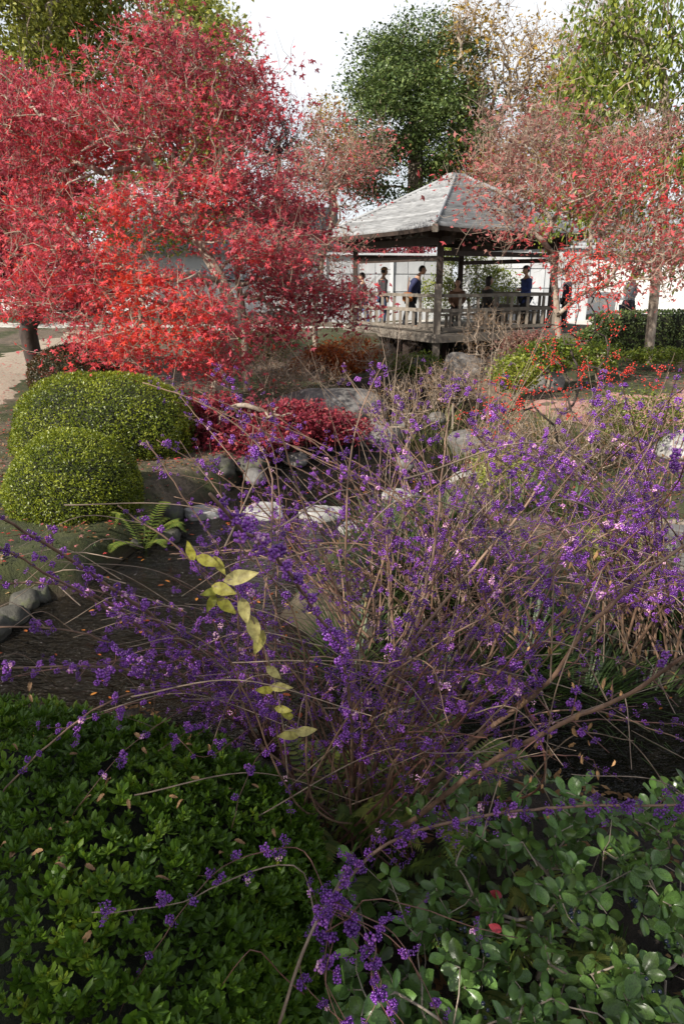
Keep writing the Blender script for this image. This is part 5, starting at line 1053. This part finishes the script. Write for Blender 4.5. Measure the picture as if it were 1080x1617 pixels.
A.cane([P(440, 1620, .95), *PP((470, 1530, .98), (500, 1460, 1.02), (535, 1400, 1.12), (545, 1350, 1.3))], .0036, .0026, .8, (.03, .08), .0100, 1.0, .35, .9, mat='whip', every=.03)
A.cane([P(500, 1460, 1.02), *PP((480, 1380, 1.15), (440, 1365, 1.15), (370, 1385, 1.1), (290, 1420, 1.05), (180, 1432, 1.0), (150, 1428, 1.0))], .0018, .001, .7, (.03, .07), .0095, .8, .2, .8, mat='whip')
A.cane([P(520, 1425, 1.1), *PP((480, 1345, 1.2), (420, 1345, 1.15), (350, 1370, 1.1), (300, 1420, 1.05), (240, 1500, 1.0), (180, 1600, .95))], .0015, .0009, .6, (.03, .06), .0092, .7, .2, .8, mat='shoot')
A.cane([P(520, 1420, 1.1), *PP((560, 1440, 1.05), (620, 1480, 1.0), (660, 1560, .95))], .0018, .001, .7, (.03, .08), .0088, .8, .1, .8, mat='shoot')
for k in range(7):
    x0 = 490+k*20+R.uniform(-8, 8); A.cane([P(520+R.uniform(-15, 15), 1430, 1.1), *PP((x0, 1480, 1.05), (x0+R.uniform(-20, 50), 1550, 1.0), (x0+R.uniform(-30, 90), 1640, .95))], .0016, .0009, .6, (.03, .06), .0105, 1.0, .0, .8, mat='shoot')
for a in [((500, 1480), (600, 1420), (820, 1500), (770, 1400)), ((480, 1570), (400, 1500), (350, 1570), (270, 1600))]:
    A.cane(PP((a[0][0], a[0][1], 1.05), ((a[0][0]+a[1][0])/2, (a[0][1]+a[1][1])/2, 1.04), (a[1][0], a[1][1], 1.02), (a[2][0], a[2][1], 1.0), ), .0016, .0009, .2, (.03, .06), .007, .3, .2, .7, mat='shoot')
for k in range(34):                                       # the fan of younger shoots, seen against everything
    tx, ty = R.uniform(280, 1120), R.uniform(620, 1150); td = R.uniform(1.2, 2.3); mid = np.array([r0[0]+(P(tx, ty, td)[0]-r0[0])*R.uniform(.25, .5), r0[1]+(td-r0[1])*.5, .75+R.uniform(0, .35)])
    tip = P(tx, ty, td); tip[2] = max(tip[2], .45); A.cane([rj(.22), mid+R.normal(size=3)*np.array([.12, .05, .05]), mid*.35+tip*.65+R.normal(size=3)*np.array([.10, .04, .04])+np.array([0, 0, .08]), tip], R.uniform(.0035, .0058), .0013, .6, (.08, .24), .0112, .6, .5, .55, mat='cane' if k % 2 else 'shoot')
for k in range(34):                                       # low arching sprays over the dark water on the right
    tx, ty = R.uniform(560, 1150), R.uniform(900, 1250); td = R.uniform(1.25, 2.0); tip = P(tx, ty, td); mid = (r0+tip)/2+np.array([0, 0, .12+R.uniform(0, .25)])
    A.cane([rj(.22)+np.array([.1, .1, 0]), mid+R.normal(size=3)*np.array([.12, .05, .05]), mid*.3+tip*.7+R.normal(size=3)*np.array([.10, .04, .04])+np.array([0, 0, .08]), tip], R.uniform(.0028, .005), .0012, .7, (.06, .2), .0108, .7, .45, .65, mat='cane' if k % 2 else 'shoot', every=.06)
for k in range(60):
    tx, ty = R.uniform(450, 1130), R.uniform(800, 1280); td = R.uniform(1.0, 2.0); tip = P(tx, ty, td); a = P(tx+R.uniform(-420, 260), ty+R.uniform(-120, 200), R.uniform(1.3, 2.1)); m_ = (a+tip)/2+np.array([0, 0, R.uniform(.0, .16)]); A.whip([a, m_, tip])
A.finish()
# B: canes at the left, rooted at the waterline behind the hedge
B = Bush('beautyberry_bush', 'purple berried shrub whose paired canes arch left over the water'); rb_ = rootpt(-.28, 2.5)
for w, a in [([(370, 1090, 2.1), (280, 1010, 1.75), (200, 945, 1.5), (110, 880, 1.3), (20, 818, 1.15), (-60, 770, 1.05)], .0075), ([(390, 1110, 2.2), (300, 1035, 1.9), (190, 960, 1.65), (90, 900, 1.5), (-10, 850, 1.35)], .006), ([(330, 1080, 2.0), (230, 1000, 1.8), (130, 945, 1.6), (20, 935, 1.5), (-60, 940, 1.4)], .005),
             ([(300, 1100, 1.9), (200, 1060, 1.6), (100, 1050, 1.4), (-30, 1055, 1.3)], .0035), ([(300, 1110, 1.9), (200, 1110, 1.5), (90, 1180, 1.35), (-10, 1290, 1.3)], .0024), ([(420, 1080, 2.2), (390, 980, 2.0), (300, 880, 1.8), (190, 800, 1.8)], .004), ([(380, 1100, 2.0), (250, 1060, 1.7), (130, 1010, 1.5), (0, 1000, 1.4)], .003),
             ([(400, 1000, 2.3), (360, 880, 2.3), (290, 770, 2.3), (240, 690, 2.3)], .0035), ([(420, 1000, 2.3), (430, 850, 2.4), (420, 720, 2.5), (330, 640, 2.5), (230, 605, 2.5)], .004)]:
    B.cane([rb_+R.normal(size=3)*np.array([.04, .04, 0]), *PP(*w)], a*1.45, .0022, .5, (.05, .16), .0096, .8, .2, .7, every=.045)
for k in range(12):
    tx, ty = R.uniform(-30, 420), R.uniform(820, 1160); td = R.uniform(1.2, 2.2); tip = P(tx, ty, td); m_ = (rb_+tip)/2+np.array([0, 0, .25]); B.cane([rb_, m_, tip], .0034, .0012, .5, (.06, .15), .0112, .7, .5, .5, mat='shoot')
for w in [[(400, 1100, 1.9), (300, 1090, 1.6), (180, 1120, 1.45), (60, 1165, 1.4)], [(420, 1120, 1.9), (330, 1110, 1.6), (230, 1160, 1.45), (150, 1240, 1.35), (110, 1290, 1.3)], [(430, 1130, 1.9), (380, 1120, 1.7), (310, 1140, 1.55), (240, 1190, 1.45)], [(440, 1140, 1.8), (400, 1150, 1.6), (330, 1190, 1.45), (290, 1160, 1.45)],
          [(450, 1180, 1.7), (440, 1160, 1.5), (400, 1210, 1.35), (370, 1300, 1.25)], [(300, 1050, 1.6), (150, 1060, 1.5), (30, 1080, 1.45), (-30, 1110, 1.45)]]:
    B.cane([rb_, *PP(*w)], .0024, .0009, .5, (.03, .07), .0105, .7, .45, .7, mat='shoot', every=.06)
for k in range(36):
    tx, ty = R.uniform(-30, 430), R.uniform(850, 1120); tip = P(tx, ty, R.uniform(1.3, 2)); a = P(tx+R.uniform(100, 300), ty+R.uniform(-60, 120), R.uniform(1.5, 2.3)); B.whip([a, (a+tip)/2+np.array([0, 0, .06]), tip], .0016, .0007)
B.finish()
# C: the tall haze of canes in the middle distance
C = Bush('beautyberry_bush', 'taller purple berried shrub in the middle in front of the stepping stones'); rc = rootpt(.62, 3.6)
for k in range(72):
    tx, ty = R.uniform(250, 900), R.uniform(560, 900); td = R.uniform(2.9, 4.2); tip = P(tx, ty, td); b = rc+np.array([R.uniform(-.6, .5), R.uniform(-.3, .5), 0]); m_ = b*.55+tip*.45+np.array([R.normal()*.14, R.normal()*.1, R.uniform(.1, .35)])
    C.cane([b, m_, tip], R.uniform(.0045, .0085), .0015, .7, (.10, .32), .0132, .5, .3, .55, mat='cane')
for k in range(50):
    tx, ty = R.uniform(420, 900), R.uniform(480, 800); tip = P(tx, ty, R.uniform(3.0, 4.4)); b = rc+np.array([R.uniform(-.4, .4), R.uniform(-.3, .3), 0]); C.whip([b, b*.5+tip*.5+np.array([R.uniform(-.1, .1), 0, .15]), tip], .003, .0010)
C.finish()
# D: right
D = Bush('beautyberry_bush', 'purple berried shrub with arching canes at the right over the pale bank'); rd = rootpt(1.75, 3.5)
for k in range(44):
    tx, ty = R.uniform(720, 1150), R.uniform(580, 950); td = R.uniform(2.3, 4.0); tip = P(tx, ty, td); b = rd+np.array([R.uniform(-.3, .3), R.uniform(-.25, .25), 0]); m_ = b*.55+tip*.45+np.array([R.normal()*.14, R.normal()*.1, R.uniform(.1, .3)])
    D.cane([b, m_, tip], R.uniform(.0045, .0085), .0015, .7, (.10, .32), .0132, .5, .3, .55, mat='cane')
D.cane([rd, *PP((850, 900, 3.2), (930, 760, 2.6), (1000, 690, 2.2), (1080, 600, 1.9), (1150, 560, 1.8))], .006, .002, .8, (.06, .18), .0085, .8, .5)
for k in range(40):
    tx, ty = R.uniform(760, 1130), R.uniform(540, 850); tip = P(tx, ty, R.uniform(2.6, 4.2)); b = rd+np.array([R.uniform(-.5, .4), R.uniform(-.3, .3), 0]); D.whip([b, b*.5+tip*.5+np.array([R.uniform(-.1, .1), 0, .15]), tip], .003, .0010)
D.finish()

# turned yellow leaves and dry curled leaves hanging on a thin shoot of their own
t = thing('yellow_leaf_shoot', 'slender shoot carrying blotched yellow leaves in front of the stream', 'shoot')
w = spline(PP((455, 1230, 1.35), (440, 1100, 1.25), (400, 980, 1.15), (350, 900, 1.12), (300, 860, 1.12)), .03); MB().tube(w, np.linspace(.002, .001, len(w)), 5).build('stem', M['whip'], t, smooth=True)
for px_, py_, s, a, ti in [(302, 873, .038, (-.3, 0, 1), .4), (325, 885, .045, (1, 0, -.5), .55), (345, 890, .04, (.6, -.3, -.9), .6), (375, 912, .068, (1, -.2, .35), .95), (350, 930, .05, (1, -.3, -.2), .6), (335, 950, .04, (-.5, -.2, -1), .1), (355, 955, .045, (.8, -.2, -.6), .3), (385, 960, .05, (.2, -.3, -1), .9), (400, 990, .06, (.3, -.3, -1), .9), (410, 1010, .05, (-.4, -.2, -1), .7), (335, 935, .035, (-1, -.2, -.3), .05),
                           (430, 1060, .04, (.8, -.3, -.6), .9), (440, 1085, .05, (.9, -.2, .1), .85), (420, 1090, .04, (-1, -.2, .1), .5), (445, 1120, .04, (1, -.1, -.1), .6), (460, 1160, .055, (-1, -.2, .0), .75), (480, 1155, .05, (1, -.1, .25), .9), (455, 1130, .035, (-.8, -.2, .5), .3)]:
    j = int(np.argmin(np.hypot(*(np.array(proj(w)[:2])-np.array([[px_], [py_]]))))); c = P(px_, py_, w[j][1]-.01)
    d = norm(np.array(a, float)); k = PL[R.integers(6)]; v = k[0]*np.array([1.05, 1, 1.0])-np.array([0, .4, 0])
    o = MB().add(v, k[1], None, ti).build('leaf', M['yellow'], t, smooth=True); o.matrix_local = Matrix.Translation(c) @ Matrix(dirrot(d[None], np.array([[R.uniform(-.4, .4), -.8, .6]]))[0].tolist()).to_4x4() @ Matrix.Scale(s*1.0, 4)
    MB().tube([c-d*s*.3, (w[j]+c)/2, w[j]], .0008, 4).build('petiole', M['whip'], t)
rebase(t, w[0])
t = thing('withered_leaf_spray', 'withered tan leaves hanging curled among the right hand purple berries', 'dry leaves'); w = spline(PP((860, 1240, 1.5), (870, 1120, 1.4), (910, 1000, 1.35), (950, 900, 1.4)), .03); MB().tube(w, .0016, 5).build('stem', M['whip'], t, smooth=True)
for k in range(70):
    c = w[R.integers(len(w))]+R.normal(size=3)*np.array([.10, .06, .06]); b = BL[R.integers(5)]; v = b[0]*np.array([.5, 1, 3])
    o = MB().add(v, b[1], None, .5).build('leaf', M['dryleaf'], t, smooth=True); o.matrix_local = Matrix.Translation(c) @ Matrix(dirrot(np.array([[R.normal()*.3, R.normal()*.3, -1.]]), R.normal(size=(1, 3)))[0].tolist()).to_4x4() @ Matrix.Scale(R.uniform(.014, .03), 4)
rebase(t, w[0])

# ------------------------------------------------------------------ the evergreen behind the viewer whose shade lies over the near hedge
tree('shade_tree', 'broad evergreen standing behind the viewpoint and shading the near hedge', 'tree', trunkline([np.array([-5.0, -3.4, .1]), np.array([-4.9, -3.2, 2.0]), np.array([-4.7, -2.9, 3.6])]),
     [(np.array([-.4, 1.0, .9])+np.array(SUN)*6.8, np.array([2.6, 1.35, 1.2])), (np.array([1.3, 1.0, .7])+np.array(SUN)*6.6, np.array([1.3, 1.1, 1.1])), (np.array([-2.2, .8, .8])+np.array(SUN)*6.8, np.array([1.4, 1.0, 1.1]))], 230, 26, (.22, .22, .15), .12, T_OVAL, 'dark_green', rtip=.01, rbase=.2, step=.4, shell=.2)
